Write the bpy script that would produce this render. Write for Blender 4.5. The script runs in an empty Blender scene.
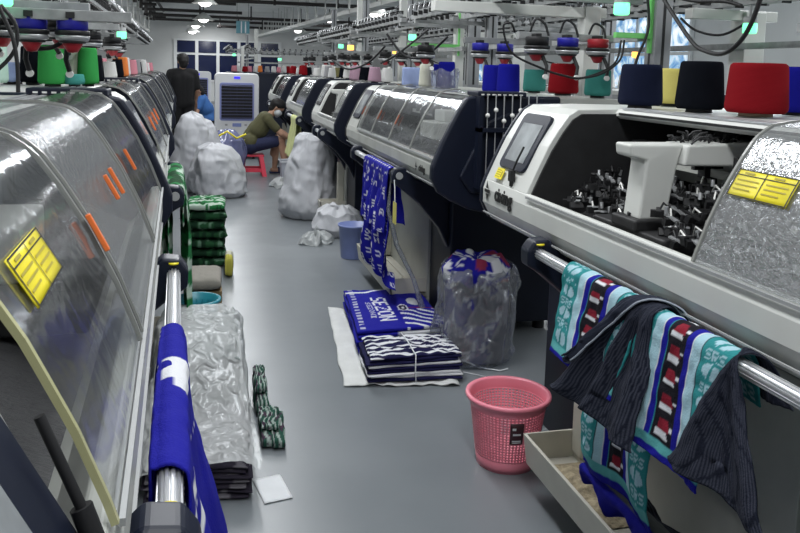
import bpy, bmesh, math, random
from mathutils import Vector, Matrix, noise, Quaternion
PI = math.pi
scene = bpy.context.scene
COL = scene.collection
scene.view_settings.view_transform = 'Standard'
scene.view_settings.look = 'None'
scene.view_settings.exposure = 0.0

# ------------------------------------------------------------------ materials
def _nt(name):
    m = bpy.data.materials.new(name); m.use_nodes = True
    nt = m.node_tree
    return m, nt, nt.nodes['Principled BSDF'], nt.nodes['Material Output']

def mat(name, color, rough=.5, metal=0., var=0., vscale=6., bump=0., bscale=60., emit=None, estr=0., spec=None, coat=0., stretch=None):
    m, nt, b, o = _nt(name)
    c = (*color, 1)
    b.inputs['Base Color'].default_value = c
    b.inputs['Roughness'].default_value = rough
    b.inputs['Metallic'].default_value = metal
    if spec is not None: b.inputs['Specular IOR Level'].default_value = spec
    if coat: b.inputs['Coat Weight'].default_value = coat
    tc = nt.nodes.new('ShaderNodeTexCoord')
    src = tc.outputs['Object']
    if stretch:
        mp = nt.nodes.new('ShaderNodeMapping'); mp.inputs['Scale'].default_value = stretch
        nt.links.new(src, mp.inputs['Vector']); src = mp.outputs['Vector']
    if var:
        n = nt.nodes.new('ShaderNodeTexNoise'); n.inputs['Scale'].default_value = vscale; n.inputs['Detail'].default_value = 4
        nt.links.new(src, n.inputs['Vector'])
        r = nt.nodes.new('ShaderNodeValToRGB')
        r.color_ramp.elements[0].position = .3; r.color_ramp.elements[1].position = .7
        r.color_ramp.elements[0].color = (*[max(0, x*(1-var)) for x in color], 1)
        r.color_ramp.elements[1].color = (*[min(1, x*(1+var)) for x in color], 1)
        nt.links.new(n.outputs['Fac'], r.inputs['Fac']); nt.links.new(r.outputs['Color'], b.inputs['Base Color'])
    if bump:
        n2 = nt.nodes.new('ShaderNodeTexNoise'); n2.inputs['Scale'].default_value = bscale; n2.inputs['Detail'].default_value = 3
        nt.links.new(src, n2.inputs['Vector'])
        bp = nt.nodes.new('ShaderNodeBump'); bp.inputs['Strength'].default_value = bump; bp.inputs['Distance'].default_value = .01
        nt.links.new(n2.outputs['Fac'], bp.inputs['Height']); nt.links.new(bp.outputs['Normal'], b.inputs['Normal'])
    if emit is not None:
        b.inputs['Emission Color'].default_value = (*emit, 1); b.inputs['Emission Strength'].default_value = estr
    return m

def film(name, tint=(.9, .9, .9), gloss=.3, rough=.12, bump=.5, bscale=30., milk=0., milkcol=(.8, .8, .8), ridged=False, k=.45):
    """thin clear plastic: part see-through, part mirror, part milky, with a bumpy skin"""
    m, nt, b, o = _nt(name); nt.nodes.remove(b)
    tr = nt.nodes.new('ShaderNodeBsdfTransparent'); tr.inputs['Color'].default_value = (*tint, 1)
    gl = nt.nodes.new('ShaderNodeBsdfGlossy'); gl.inputs['Roughness'].default_value = rough
    gl.inputs['Color'].default_value = (.9, .92, .95, 1)
    tc = nt.nodes.new('ShaderNodeTexCoord')
    if True:
        n = nt.nodes.new('ShaderNodeTexNoise'); n.inputs['Scale'].default_value = bscale; n.inputs['Detail'].default_value = 3; n.inputs['Distortion'].default_value = .6
        h = n.outputs['Fac']
        if ridged: n.noise_type = 'RIDGED_MULTIFRACTAL'; n.inputs['Distortion'].default_value = 1.0; n.inputs['Detail'].default_value = 4
    nt.links.new(tc.outputs['Object'], n.inputs['Vector'])
    bp = nt.nodes.new('ShaderNodeBump'); bp.inputs['Strength'].default_value = bump; bp.inputs['Distance'].default_value = .02
    nt.links.new(h, bp.inputs['Height']); nt.links.new(bp.outputs['Normal'], gl.inputs['Normal'])
    fr = nt.nodes.new('ShaderNodeLayerWeight'); fr.inputs['Blend'].default_value = .35
    nt.links.new(bp.outputs['Normal'], fr.inputs['Normal'])
    ad = nt.nodes.new('ShaderNodeMath'); ad.operation = 'MULTIPLY_ADD'; ad.use_clamp = True
    ad.inputs[1].default_value = k; ad.inputs[2].default_value = gloss
    nt.links.new(fr.outputs['Fresnel'], ad.inputs[0])
    mx = nt.nodes.new('ShaderNodeMixShader'); nt.links.new(ad.outputs[0], mx.inputs['Fac'])
    base = tr.outputs[0]
    if milk:
        df = nt.nodes.new('ShaderNodeBsdfDiffuse'); df.inputs['Color'].default_value = (*milkcol, 1)
        nt.links.new(bp.outputs['Normal'], df.inputs['Normal'])
        mm = nt.nodes.new('ShaderNodeMixShader'); mm.inputs['Fac'].default_value = milk
        nt.links.new(tr.outputs[0], mm.inputs[1]); nt.links.new(df.outputs[0], mm.inputs[2]); base = mm.outputs[0]
    nt.links.new(base, mx.inputs[1]); nt.links.new(gl.outputs[0], mx.inputs[2])
    nt.links.new(mx.outputs[0], o.inputs['Surface'])
    return m

def fabric(name, rough=.85, bump=.4, bscale=220., sheen=0., spec=.12):
    m, nt, b, o = _nt(name)
    a = nt.nodes.new('ShaderNodeAttribute'); a.attribute_name = 'Col'
    nt.links.new(a.outputs['Color'], b.inputs['Base Color'])
    b.inputs['Roughness'].default_value = rough; b.inputs['Specular IOR Level'].default_value = spec
    b.inputs['Sheen Weight'].default_value = sheen
    tc = nt.nodes.new('ShaderNodeTexCoord'); n = nt.nodes.new('ShaderNodeTexNoise'); n.inputs['Scale'].default_value = bscale
    nt.links.new(tc.outputs['Object'], n.inputs['Vector'])
    bp = nt.nodes.new('ShaderNodeBump'); bp.inputs['Strength'].default_value = bump; bp.inputs['Distance'].default_value = .004
    nt.links.new(n.outputs['Fac'], bp.inputs['Height']); nt.links.new(bp.outputs['Normal'], b.inputs['Normal'])
    return m

def yarn(name, color):
    m, nt, b, o = _nt(name)
    b.inputs['Roughness'].default_value = .95; b.inputs['Specular IOR Level'].default_value = .04
    tc = nt.nodes.new('ShaderNodeTexCoord'); w = nt.nodes.new('ShaderNodeTexWave')
    w.wave_type = 'BANDS'; w.bands_direction = 'Z'; w.inputs['Scale'].default_value = 90; w.inputs['Distortion'].default_value = 3; w.inputs['Detail'].default_value = 2
    nt.links.new(tc.outputs['Object'], w.inputs['Vector'])
    r = nt.nodes.new('ShaderNodeValToRGB')
    r.color_ramp.elements[0].color = (*[x*.78 for x in color], 1); r.color_ramp.elements[1].color = (*[min(1, x*1.12) for x in color], 1)
    nt.links.new(w.outputs['Fac'], r.inputs['Fac']); nt.links.new(r.outputs['Color'], b.inputs['Base Color'])
    bp = nt.nodes.new('ShaderNodeBump'); bp.inputs['Strength'].default_value = .25; bp.inputs['Distance'].default_value = .003
    nt.links.new(w.outputs['Fac'], bp.inputs['Height']); nt.links.new(bp.outputs['Normal'], b.inputs['Normal'])
    return m

def sackmat():
    m = mat('woven_white_sack', (.50, .51, .54), .6, var=.05, vscale=4)
    nt = m.node_tree; b = nt.nodes['Principled BSDF']
    tc = nt.nodes.new('ShaderNodeTexCoord'); n = nt.nodes.new('ShaderNodeTexNoise')
    n.inputs['Scale'].default_value = 3.2; n.inputs['Detail'].default_value = 2.5; n.inputs['Distortion'].default_value = 1.2; n.noise_type = 'RIDGED_MULTIFRACTAL'
    nt.links.new(tc.outputs['Object'], n.inputs['Vector'])
    bp = nt.nodes.new('ShaderNodeBump'); bp.inputs['Strength'].default_value = .9; bp.inputs['Distance'].default_value = .10
    nt.links.new(n.outputs['Fac'], bp.inputs['Height']); nt.links.new(bp.outputs['Normal'], b.inputs['Normal'])
    return m
M = {}
M['white'] = mat('white_enamel', (.60, .61, .58), .35, var=.05, vscale=4)
M['sheet'] = mat('light_sheet_metal', (.42, .43, .40), .4, var=.12, vscale=5, bump=.05, bscale=8)
M['cream'] = mat('cream_sheet_metal', (.56, .54, .47), .45, var=.08)
M['navy'] = mat('navy_enamel', (.006, .009, .021), .42, spec=.35, var=.1)
M['dark'] = mat('black_plastic', (.008, .008, .009), .5)
M['inner'] = mat('dark_interior', (.012, .012, .013), .6, var=.3, vscale=20)
M['bed'] = mat('needle_bed_steel', (.075, .075, .078), .42, .5, var=.35, vscale=60, bump=.6, bscale=120, stretch=(1, 6, 1))
M['steel'] = mat('brushed_steel', (.50, .51, .52), .35, .6, var=.08)
M['alu'] = mat('aluminium_extrusion', (.66, .67, .69), .34, .75)
M['grey'] = mat('grey_plastic', (.32, .33, .33), .5)
M['lgrey'] = mat('pale_grey_bracket', (.27, .28, .28), .5, var=.25, vscale=15)
M['post'] = mat('dull_aluminium_post', (.30, .31, .32), .4, .3, var=.1)
M['cover'] = film('clear_cover_smooth', (.86, .87, .87), gloss=.04, rough=.10, bump=.16, bscale=6, milk=.10, milkcol=(.42, .43, .43), k=.34)
M['cover_h'] = film('clear_cover_hammered', (.62, .63, .63), gloss=.05, rough=.16, bump=.20, bscale=75, milk=.30, milkcol=(.40, .41, .41), k=.24)
M['edge'] = mat('acrylic_edge', (.22, .225, .21), .3)
M['edgey'] = mat('yellowed_acrylic_edge', (.42, .41, .22), .3)
M['orange'] = mat('orange_plastic', (.75, .16, .03), .4)
M['brown'] = mat('brown_handle', (.28, .07, .03), .45)
M['yellow'] = mat('yellow_sticker', (.80, .68, .02), .45)
M['ink'] = mat('black_ink', (.01, .01, .01), .6)
M['inkg'] = mat('faint_print', (.38, .31, .03), .6)
M['screen'] = mat('display_glass', (.30, .32, .33), .15, var=.3, vscale=9, coat=.5)
M['lgreen'] = mat('green_lamp_lens', (.1, .8, .45), .3, emit=(.16, .80, .36), estr=2.0)
M['lamber'] = mat('amber_lamp_lens', (.9, .5, .1), .3, emit=(1., .45, .08), estr=2.5)
M['greenlit'] = mat('green_lamplit_bracket', (.18, .60, .16), .5)  # green lamp light falling on the bracket, put into its base colour
M['blue'] = mat('blue_plastic', (.015, .015, .30), .4)
M['red'] = mat('red_plastic', (.38, .02, .03), .45)
M['ceramic'] = mat('white_ceramic', (.75, .75, .72), .25)
M['rubber'] = mat('black_rubber', (.006, .006, .007), .6)
M['fabric'] = fabric('knit_fabric')
M['paper'] = mat('paper', (.68, .70, .72), .8, var=.06)
M['sack'] = sackmat()
M['wrap'] = film('clear_wrap', (.86, .88, .88), gloss=.02, rough=.18, bump=1., bscale=17, milk=.50, milkcol=(.62, .64, .64), k=.14, ridged=True)
M['bagfilm'] = film('clear_bag_film', (.75, .78, .82), gloss=.05, rough=.16, bump=1., bscale=13, milk=.22, milkcol=(.50, .51, .54), k=.42, ridged=True)
M['bagblue'] = film('blue_bag_film', (.55, .57, .80), gloss=.08, rough=.18, bump=1., bscale=7, milk=.5, milkcol=(.28, .30, .52), k=.4, ridged=True)

# ------------------------------------------------------------------ mesh builder
class MB:
    def __init__(s): s.v = []; s.f = []; s.mi = []; s.sm = []; s.col = None
    def add(s, vs, fs, mi=0, sm=False):
        o = len(s.v); s.v += [tuple(v) for v in vs]
        for f in fs: s.f.append([i+o for i in f]); s.mi.append(mi); s.sm.append(sm)
        return s
    def box(s, x0, x1, y0, y1, z0, z1, mi=0, T=None):
        vs = [Vector((x, y, z)) for z in (z0, z1) for y in (y0, y1) for x in (x0, x1)]
        if T is not None: vs = [T @ v for v in vs]
        return s.add(vs, [(0, 2, 3, 1), (4, 5, 7, 6), (0, 1, 5, 4), (2, 6, 7, 3), (0, 4, 6, 2), (1, 3, 7, 5)], mi)
    def prism(s, poly, y0, y1, mi=0, T=None, sm=False):
        """poly in (x,z), extruded along y"""
        n = len(poly)
        vs = [Vector((a, y, b)) for y in (y0, y1) for a, b in poly]
        if T is not None: vs = [T @ v for v in vs]
        fs = [tuple(range(n)), tuple(range(2*n-1, n-1, -1))] + [(i, i+n, (i+1) % n+n, (i+1) % n) for i in range(n)]
        return s.add(vs, fs, mi, sm)
    def cyl(s, p0, p1, r0, r1=None, n=12, mi=0, caps=True, sm=True):
        p0 = Vector(p0); p1 = Vector(p1); r1 = r0 if r1 is None else r1
        d = (p1-p0).normalized(); a = d.orthogonal().normalized(); b = d.cross(a)
        vs = [p+(a*math.cos(t)+b*math.sin(t))*r for p, r in ((p0, r0), (p1, r1)) for t in [2*PI*i/n for i in range(n)]]
        s.add(vs, [(i, (i+1) % n, (i+1) % n+n, i+n) for i in range(n)], mi, sm)
        if caps: s.add(vs, [tuple(range(n-1, -1, -1)), tuple(range(n, 2*n))], mi)
        return s
    def tube(s, pts, r, n=8, mi=0):
        pts = [Vector(p) for p in pts]; rs = r if isinstance(r, (list, tuple)) else [r]*len(pts)
        vs = []; a = None
        for i, p in enumerate(pts):
            d = (pts[min(i+1, len(pts)-1)]-pts[max(i-1, 0)]).normalized()
            if a is None: a = d.orthogonal().normalized()
            a = (a-d*a.dot(d)); a = a.normalized() if a.length > 1e-6 else d.orthogonal().normalized()
            b = d.cross(a)
            vs += [p+(a*math.cos(2*PI*k/n)+b*math.sin(2*PI*k/n))*rs[i] for k in range(n)]
        fs = [(i*n+k, i*n+(k+1) % n, (i+1)*n+(k+1) % n, (i+1)*n+k) for i in range(len(pts)-1) for k in range(n)]
        s.add(vs, fs, mi, True)
        m = len(vs); s.add(vs, [tuple(range(n-1, -1, -1)), tuple(range(m-n, m))], mi)
        return s
    def lathe(s, prof, c=(0, 0, 0), n=24, mi=0, sm=True, T=None):
        """prof of (r,z); closed at the ends when r is 0"""
        vs = []
        for r, z in prof: vs += [Vector((c[0]+r*math.cos(2*PI*k/n), c[1]+r*math.sin(2*PI*k/n), c[2]+z)) for k in range(n)]
        if T is not None: vs = [T @ v for v in vs]
        fs = [(i*n+k, i*n+(k+1) % n, (i+1)*n+(k+1) % n, (i+1)*n+k) for i in range(len(prof)-1) for k in range(n)]
        return s.add(vs, fs, mi, sm)
    def grid(s, fn, nu, nv, mi=0, cfn=None, closeu=False, sm=True, T=None):
        vs = [Vector(fn(i/nu, j/nv)) for j in range(nv+1) for i in range(nu+1)]
        if T is not None: vs = [T @ v for v in vs]
        o = len(s.v)
        s.add(vs, [(j*(nu+1)+i, j*(nu+1)+i+1, (j+1)*(nu+1)+i+1, (j+1)*(nu+1)+i) for j in range(nv) for i in range(nu)], mi, sm)
        if cfn:
            if s.col is None: s.col = {}
            for j in range(nv+1):
                for i in range(nu+1): s.col[o+j*(nu+1)+i] = cfn(i/nu, j/nv)
        return s
    def mesh(s, name, mats):
        me = bpy.data.meshes.new(name); me.from_pydata(s.v, [], s.f)
        for m in (mats if isinstance(mats, (list, tuple)) else [mats]): me.materials.append(M[m] if isinstance(m, str) else m)
        for p, mi, sm in zip(me.polygons, s.mi, s.sm): p.material_index = mi; p.use_smooth = sm
        if s.col is not None:
            ca = me.color_attributes.new('Col', 'FLOAT_COLOR', 'POINT')
            for i in range(len(s.v)): ca.data[i].color = (*s.col.get(i, (.3, .3, .3)), 1)
        me.update(); return me
    def build(s, name, mats, parent=None, bevel=0, solid=0, subsurf=0, label=None, fix=True):
        me = s.mesh(name, mats)
        if fix:
            bm = bmesh.new(); bm.from_mesh(me); bmesh.ops.recalc_face_normals(bm, faces=bm.faces); bm.to_mesh(me); bm.free()
        o = bpy.data.objects.new(name, me); COL.objects.link(o)
        if parent: o.parent = parent
        if bevel:
            b = o.modifiers.new('bevel', 'BEVEL'); b.width = bevel; b.segments = 3; b.limit_method = 'ANGLE'; b.angle_limit = .6
        if subsurf:
            b = o.modifiers.new('sub', 'SUBSURF'); b.levels = subsurf; b.render_levels = subsurf
        if solid:
            b = o.modifiers.new('solid', 'SOLIDIFY'); b.thickness = solid; b.offset = 0
        if label: o['label'] = label
        return o

def tag(o, label=None, cat=None, group=None, kind=None):
    if label: o['label'] = label
    if cat: o['category'] = cat
    if group: o['group'] = group
    if kind: o['kind'] = kind
    return o
def thing(name, label, cat, loc=(0, 0, 0), rz=0., group=None):
    o = bpy.data.objects.new(name, None); o.empty_display_size = .1; COL.objects.link(o)
    o.location = loc; o.rotation_euler = (0, 0, rz)
    return tag(o, label, cat, group)
def dup(root, loc, rz=0., label=None, group=None):
    r = root.copy(); COL.objects.link(r); r.location = loc; r.rotation_euler = (0, 0, rz)
    if label: r['label'] = label
    if group: r['group'] = group
    for ch in list(root.children):
        c = ch.copy(); COL.objects.link(c); c.parent = r
        for g in ch.children:
            d = g.copy(); COL.objects.link(d); d.parent = c
    return r
def struct(name, mb, m, **k):
    o = mb.build(name, m, **k); o['kind'] = 'structure'; return o

def lettering(name, text, size, T, m, parent, depth=.001, shear=0., bold=0.):
    """words as a mesh; T puts the text's own x,y plane into the parent's space"""
    cu = bpy.data.curves.new('t', 'FONT'); cu.body = text; cu.size = size; cu.extrude = depth; cu.shear = shear; cu.offset = bold
    cu.align_x = 'CENTER'; cu.align_y = 'CENTER'; cu.resolution_u = 3
    t = bpy.data.objects.new('t', cu); COL.objects.link(t)
    dg = bpy.context.evaluated_depsgraph_get()
    me = bpy.data.meshes.new_from_object(t.evaluated_get(dg)); bpy.data.objects.remove(t); bpy.data.curves.remove(cu)
    me.transform(T); me.materials.clear(); me.materials.append(M[m] if isinstance(m, str) else m)
    o = bpy.data.objects.new(name, me); COL.objects.link(o); o.parent = parent
    return o
def frame(origin, ex, ey):
    ex = Vector(ex).normalized(); ey = Vector(ey); ey = (ey-ex*ey.dot(ex)).normalized(); ez = ex.cross(ey)
    T = Matrix.Identity(4)
    for i in range(3): T[i][0] = ex[i]; T[i][1] = ey[i]; T[i][2] = ez[i]; T[i][3] = origin[i]
    return T
def nz(x, y, z, s=1.): return noise.noise(Vector((x*s, y*s, z*s)))

# ------------------------------------------------------------------ camera (26 mm-class phone frame, lens shift as in a cropped frame)
F_, CX_, CY_, H_ = 790., 400., 160., 1.5
VX_, VY_, ROLL_ = 200., 65., math.radians(1.6)
yv = Vector((VX_-CX_, CY_-VY_, F_)).normalized()
p2 = Vector((VX_+500-CX_, CY_-VY_-500*math.tan(ROLL_), F_))
upv = p2.cross(yv).normalized()
if upv.y < 0: upv = -upv
xv = upv.cross(yv).normalized()
if xv.x < 0: xv = -xv
cam = bpy.data.cameras.new('camera'); camo = bpy.data.objects.new('camera', cam); COL.objects.link(camo)
cam.sensor_width = 36; cam.lens = F_/800*36; cam.shift_y = -(266.5-CY_)/800; cam.clip_start = .02; cam.clip_end = 200
Rm = Matrix((xv, yv, upv))
camo.matrix_world = Matrix((( xv[0], xv[1], -xv[2], 0), (yv[0], yv[1], -yv[2], 0), (upv[0], upv[1], -upv[2], H_), (0, 0, 0, 1)))
scene.camera = camo
XR = 1.11                 # front nose of the right row; the left row runs 1.5 degrees off it
LA = .0262
def XLF(y): return -.053-LA*y

# ------------------------------------------------------------------ room shell
def floor_mat():
    m, nt, b, o = _nt('epoxy_floor')
    tc = nt.nodes.new('ShaderNodeTexCoord')
    n = nt.nodes.new('ShaderNodeTexNoise'); n.inputs['Scale'].default_value = .9; n.inputs['Detail'].default_value = 5
    nt.links.new(tc.outputs['Object'], n.inputs['Vector'])
    r = nt.nodes.new('ShaderNodeValToRGB'); r.color_ramp.elements[0].position = .3; r.color_ramp.elements[1].position = .7
    r.color_ramp.elements[0].color = (.150, .168, .182, 1); r.color_ramp.elements[1].color = (.195, .213, .228, 1)
    nt.links.new(n.outputs['Fac'], r.inputs['Fac']); nt.links.new(r.outputs['Color'], b.inputs['Base Color'])
    n2 = nt.nodes.new('ShaderNodeTexNoise'); n2.inputs['Scale'].default_value = 3; n2.inputs['Detail'].default_value = 6
    nt.links.new(tc.outputs['Object'], n2.inputs['Vector'])
    mr = nt.nodes.new('ShaderNodeMapRange'); mr.inputs['To Min'].default_value = .22; mr.inputs['To Max'].default_value = .42
    nt.links.new(n2.outputs['Fac'], mr.inputs['Value']); nt.links.new(mr.outputs['Result'], b.inputs['Roughness'])
    bp = nt.nodes.new('ShaderNodeBump'); bp.inputs['Strength'].default_value = .06; bp.inputs['Distance'].default_value = .02
    nt.links.new(n2.outputs['Fac'], bp.inputs['Height']); nt.links.new(bp.outputs['Normal'], b.inputs['Normal'])
    return m
M['floor'] = floor_mat()
M['wall'] = mat('painted_wall', (.64, .65, .64), .8, var=.04, vscale=1.5)
M['ceil'] = mat('painted_ceiling', (.80, .80, .78), .85, var=.05, vscale=.8)
M['mull'] = mat('window_mullion', (.75, .77, .77), .5)
M['navyglass'] = mat('dark_blue_glass', (.012, .018, .06), .08)
def bright_glass():
    m, nt, b, o = _nt('sunlit_patterned_glass')
    tc = nt.nodes.new('ShaderNodeTexCoord'); n = nt.nodes.new('ShaderNodeTexNoise'); n.inputs['Scale'].default_value = 3.5; n.inputs['Detail'].default_value = 6
    n.inputs['Distortion'].default_value = 1.5
    nt.links.new(tc.outputs['Object'], n.inputs['Vector'])
    r = nt.nodes.new('ShaderNodeValToRGB'); r.color_ramp.elements[0].position = .38; r.color_ramp.elements[1].position = .62
    r.color_ramp.elements[0].color = (.10, .26, .50, 1); r.color_ramp.elements[1].color = (.8, .88, .95, 1)
    e = r.color_ramp.elements.new(.5); e.color = (.33, .50, .66, 1)
    nt.links.new(n.outputs['Fac'], r.inputs['Fac'])
    nt.links.new(r.outputs['Color'], b.inputs['Emission Color']); b.inputs['Emission Strength'].default_value = .85
    nt.links.new(r.outputs['Color'], b.inputs['Base Color']); b.inputs['Roughness'].default_value = .1
    return m
M['sky'] = bright_glass()
X0, X1, Y0, Y1, ZC = -4.2, 8.5, -4., 32., 3.3
struct('floor', MB().box(X0, X1, Y0, Y1, -.1, 0), 'floor')
struct('ceiling', MB().box(X0, X1, Y0, Y1, ZC, ZC+.1), 'ceil')
struct('wall_far', MB().box(X0, X1, Y1, Y1+.15, 0, ZC), 'wall')
struct('wall_back', MB().box(X0, X1, Y0-.15, Y0, 0, ZC), 'wall')
struct('wall_left', MB().box(X0-.15, X0, Y0, Y1, 0, ZC), 'wall')
struct('wall_right', MB().box(X1, X1+.15, Y0, Y1, 0, ZC), 'wall')
# far windows: two rows of dark blue panes
wx = [-.92+i*.8 for i in range(6)]
k = 1
for (z0, z1) in ((1.98, 2.46), (.9, 1.92)):
    for i in range(5):
        w = struct('window_%d' % k, MB().box(wx[i]+.03, wx[i+1]-.03, Y1-.03, Y1-.01, z0, z1), 'navyglass'); k += 1
        mb = MB()
        mb.box(wx[i]-.06, wx[i]+.06, Y1-.06, Y1-.005, z0-.03, z1+.03)
        if i == 4: mb.box(wx[i+1]-.06, wx[i+1]+.06, Y1-.06, Y1-.005, z0-.03, z1+.03)
        mb.box(wx[i]+.06, wx[i+1]-.06, Y1-.054, Y1-.006, z1-.03, z1+.03)
        if z0 < 1: mb.box(wx[i]+.06, wx[i+1]-.06, Y1-.054, Y1-.006, z0-.03, z0+.03)
        mb.build('window_frame', 'mull', w)
# right windows: tall bright panes between wall piers
for (y0, y1) in ((12.5, 16.1), (22.6, 24.6)):
    w = struct('window_%d' % k, MB().box(X1-.03, X1-.015, y0, y1, .9, 3.05), 'sky'); k += 1
    mb = MB()
    ny = 4
    for i in range(ny+1):
        yy = y0+(y1-y0)*i/ny; mb.box(X1-.07, X1-.01, yy-.03, yy+.03, .86, 3.09)
    for zz in (.88, 1.95, 3.07): mb.box(X1-.068, X1-.012, y0, y1, zz-.03, zz+.03)
    mb.build('window_frame', 'mull', w)
# ceiling beams, trims
for i, yy in enumerate((17, 22, 27)):
    struct('trim_%d' % (i+1), MB().box(X0, X1, yy-.12, yy+.12, ZC-.16, ZC), 'ceil')
struct('baseboard_far', MB().box(X0, X1, Y1-.02, Y1, 0, .1), 'grey')

# ------------------------------------------------------------------ light
def area(name, loc, rot, sx, sy, power, col=(1, 1, 1)):
    l = bpy.data.lights.new(name, 'AREA'); l.shape = 'RECTANGLE'; l.size = sx; l.size_y = sy; l.energy = power; l.color = col
    o = bpy.data.objects.new(name, l); COL.objects.link(o); o.location = loc; o.rotation_euler = rot; return o
for yy in (0., 3.2, 6.4, 9.6, 13., 17., 21.5, 26., 30.):
    area('tube_lamp_light', (.45, yy, ZC-.25), (0, 0, 0), .35, 2.2, 58, (.96, .98, 1))
for yy in (1., 5., 9.5, 15., 21., 27.):
    area('tube_lamp_light', (4.2, yy, ZC-.25), (0, 0, 0), .35, 2.2, 66, (.96, .98, 1))
    area('tube_lamp_light', (-2.6, yy, ZC-.25), (0, 0, 0), .35, 2.2, 40, (.96, .98, 1))
area('window_light', (X1-.2, 6., 1.9), (0, PI/2, 0), 1.7, 12., 170, (.82, .92, 1))
wd = bpy.data.worlds.new('world'); scene.world = wd; wd.use_nodes = True
wd.node_tree.nodes['Background'].inputs['Color'].default_value = (.7, .8, .9, 1)
wd.node_tree.nodes['Background'].inputs['Strength'].default_value = .4

# ------------------------------------------------------------------ flat knitting machines
# local space of a machine: x = depth behind the nose, y = along the bed (0 at the plain end, L at the screen end)
U = [(.012, 1.075), (.05, 1.16), (.09, 1.245), (.13, 1.310), (.165, 1.358), (.2, 1.379)]
UND = [(.34, .80), (.19, .845), (.10, .885), (.035, .92), (0, .985), (0, 1.04)]
OUT = U+[(.25, 1.384), (.98, 1.384), (.98, .80)]+UND
CP = [(.004, 1.076), (.008, 1.09), (.038, 1.170), (.078, 1.255), (.118, 1.322), (.150, 1.368), (.19, 1.396), (.25, 1.406), (.40, 1.406)]
def along(P, s):
    ls = [math.dist(P[i], P[i+1]) for i in range(len(P)-1)]; t = s*sum(ls)
    for i, l in enumerate(ls):
        if t <= l or i == len(ls)-1:
            k = t/l; return (P[i][0]+(P[i+1][0]-P[i][0])*k, P[i][1]+(P[i+1][1]-P[i][1])*k)
        t -= l
def s_at_z(z):
    for k in range(201):
        if along(CP, k/200)[1] >= z: return k/200
    return 1
def off(P, s, d):
    a = along(P, max(0, s-.02)); b = along(P, min(1, s+.02)); c = along(P, s)
    l = math.dist(a, b); return (c[0]-(b[1]-a[1])/l*d, c[1]+(b[0]-a[0])/l*d)
def patch(y0, y1, s0, s1, d, n=6):
    """thin slab lying on the cover's curve"""
    mb = MB()
    mb.grid(lambda u, v: (lambda p: (p[0], y0+(y1-y0)*u, p[1]))(off(CP, s0+(s1-s0)*v, d)), 1, n)
    return mb
def cover(root, y0, y1, m, edge='edge', smax=1., name='clear_cover'):
    mb = MB().grid(lambda u, v: (lambda p: (p[0], y0+(y1-y0)*u, p[1]))(along(CP, v*smax)), 8, 28)
    o = mb.build(name, m, root, fix=False)
    for yy in (y0, y1):
        e = MB(); pts = [along(CP, v/24*smax) for v in range(25)]
        for i in range(24):
            (a, b), (c, d) = pts[i], pts[i+1]
            n = Vector((-(d-b), 0, c-a)).normalized()*.0035
            e.add([(a-n.x, yy-.004, b-n.z), (a+n.x, yy-.004, b+n.z), (c+n.x, yy-.004, d+n.z), (c-n.x, yy-.004, d-n.z),
                   (a-n.x, yy+.004, b-n.z), (a+n.x, yy+.004, b+n.z), (c+n.x, yy+.004, d+n.z), (c-n.x, yy+.004, d-n.z)],
                  [(0, 1, 2, 3), (4, 7, 6, 5), (1, 5, 6, 2), (0, 3, 7, 4)])
        e.build('cover_edge', edge if yy == y1 or edge == 'edge' else 'edge', o)
    return o
def handle(cv, y, z0, z1, m, w=.009):
    s0, s1 = s_at_z(z0), s_at_z(z1)
    a = off(CP, s0, .008); b = off(CP, s1, .008)
    mb = MB(); d = Vector((b[0]-a[0], 0, b[1]-a[1])); n = Vector((-d.z, 0, d.x)).normalized()*.004
    p, q = Vector((a[0], y, a[1])), Vector((b[0], y, b[1]))
    h = Vector((0, w/2, 0)); p, q = p+n, q+n
    mb.add([p-h-n, p+h-n, q+h-n, q-h-n, p-h+n, p+h+n, q+h+n, q-h+n], [(3, 2, 1, 0), (4, 5, 6, 7), (0, 1, 5, 4), (1, 2, 6, 5), (2, 3, 7, 6), (3, 0, 4, 7)])
    return mb.build('cover_handle', m, cv, bevel=.002)

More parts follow.
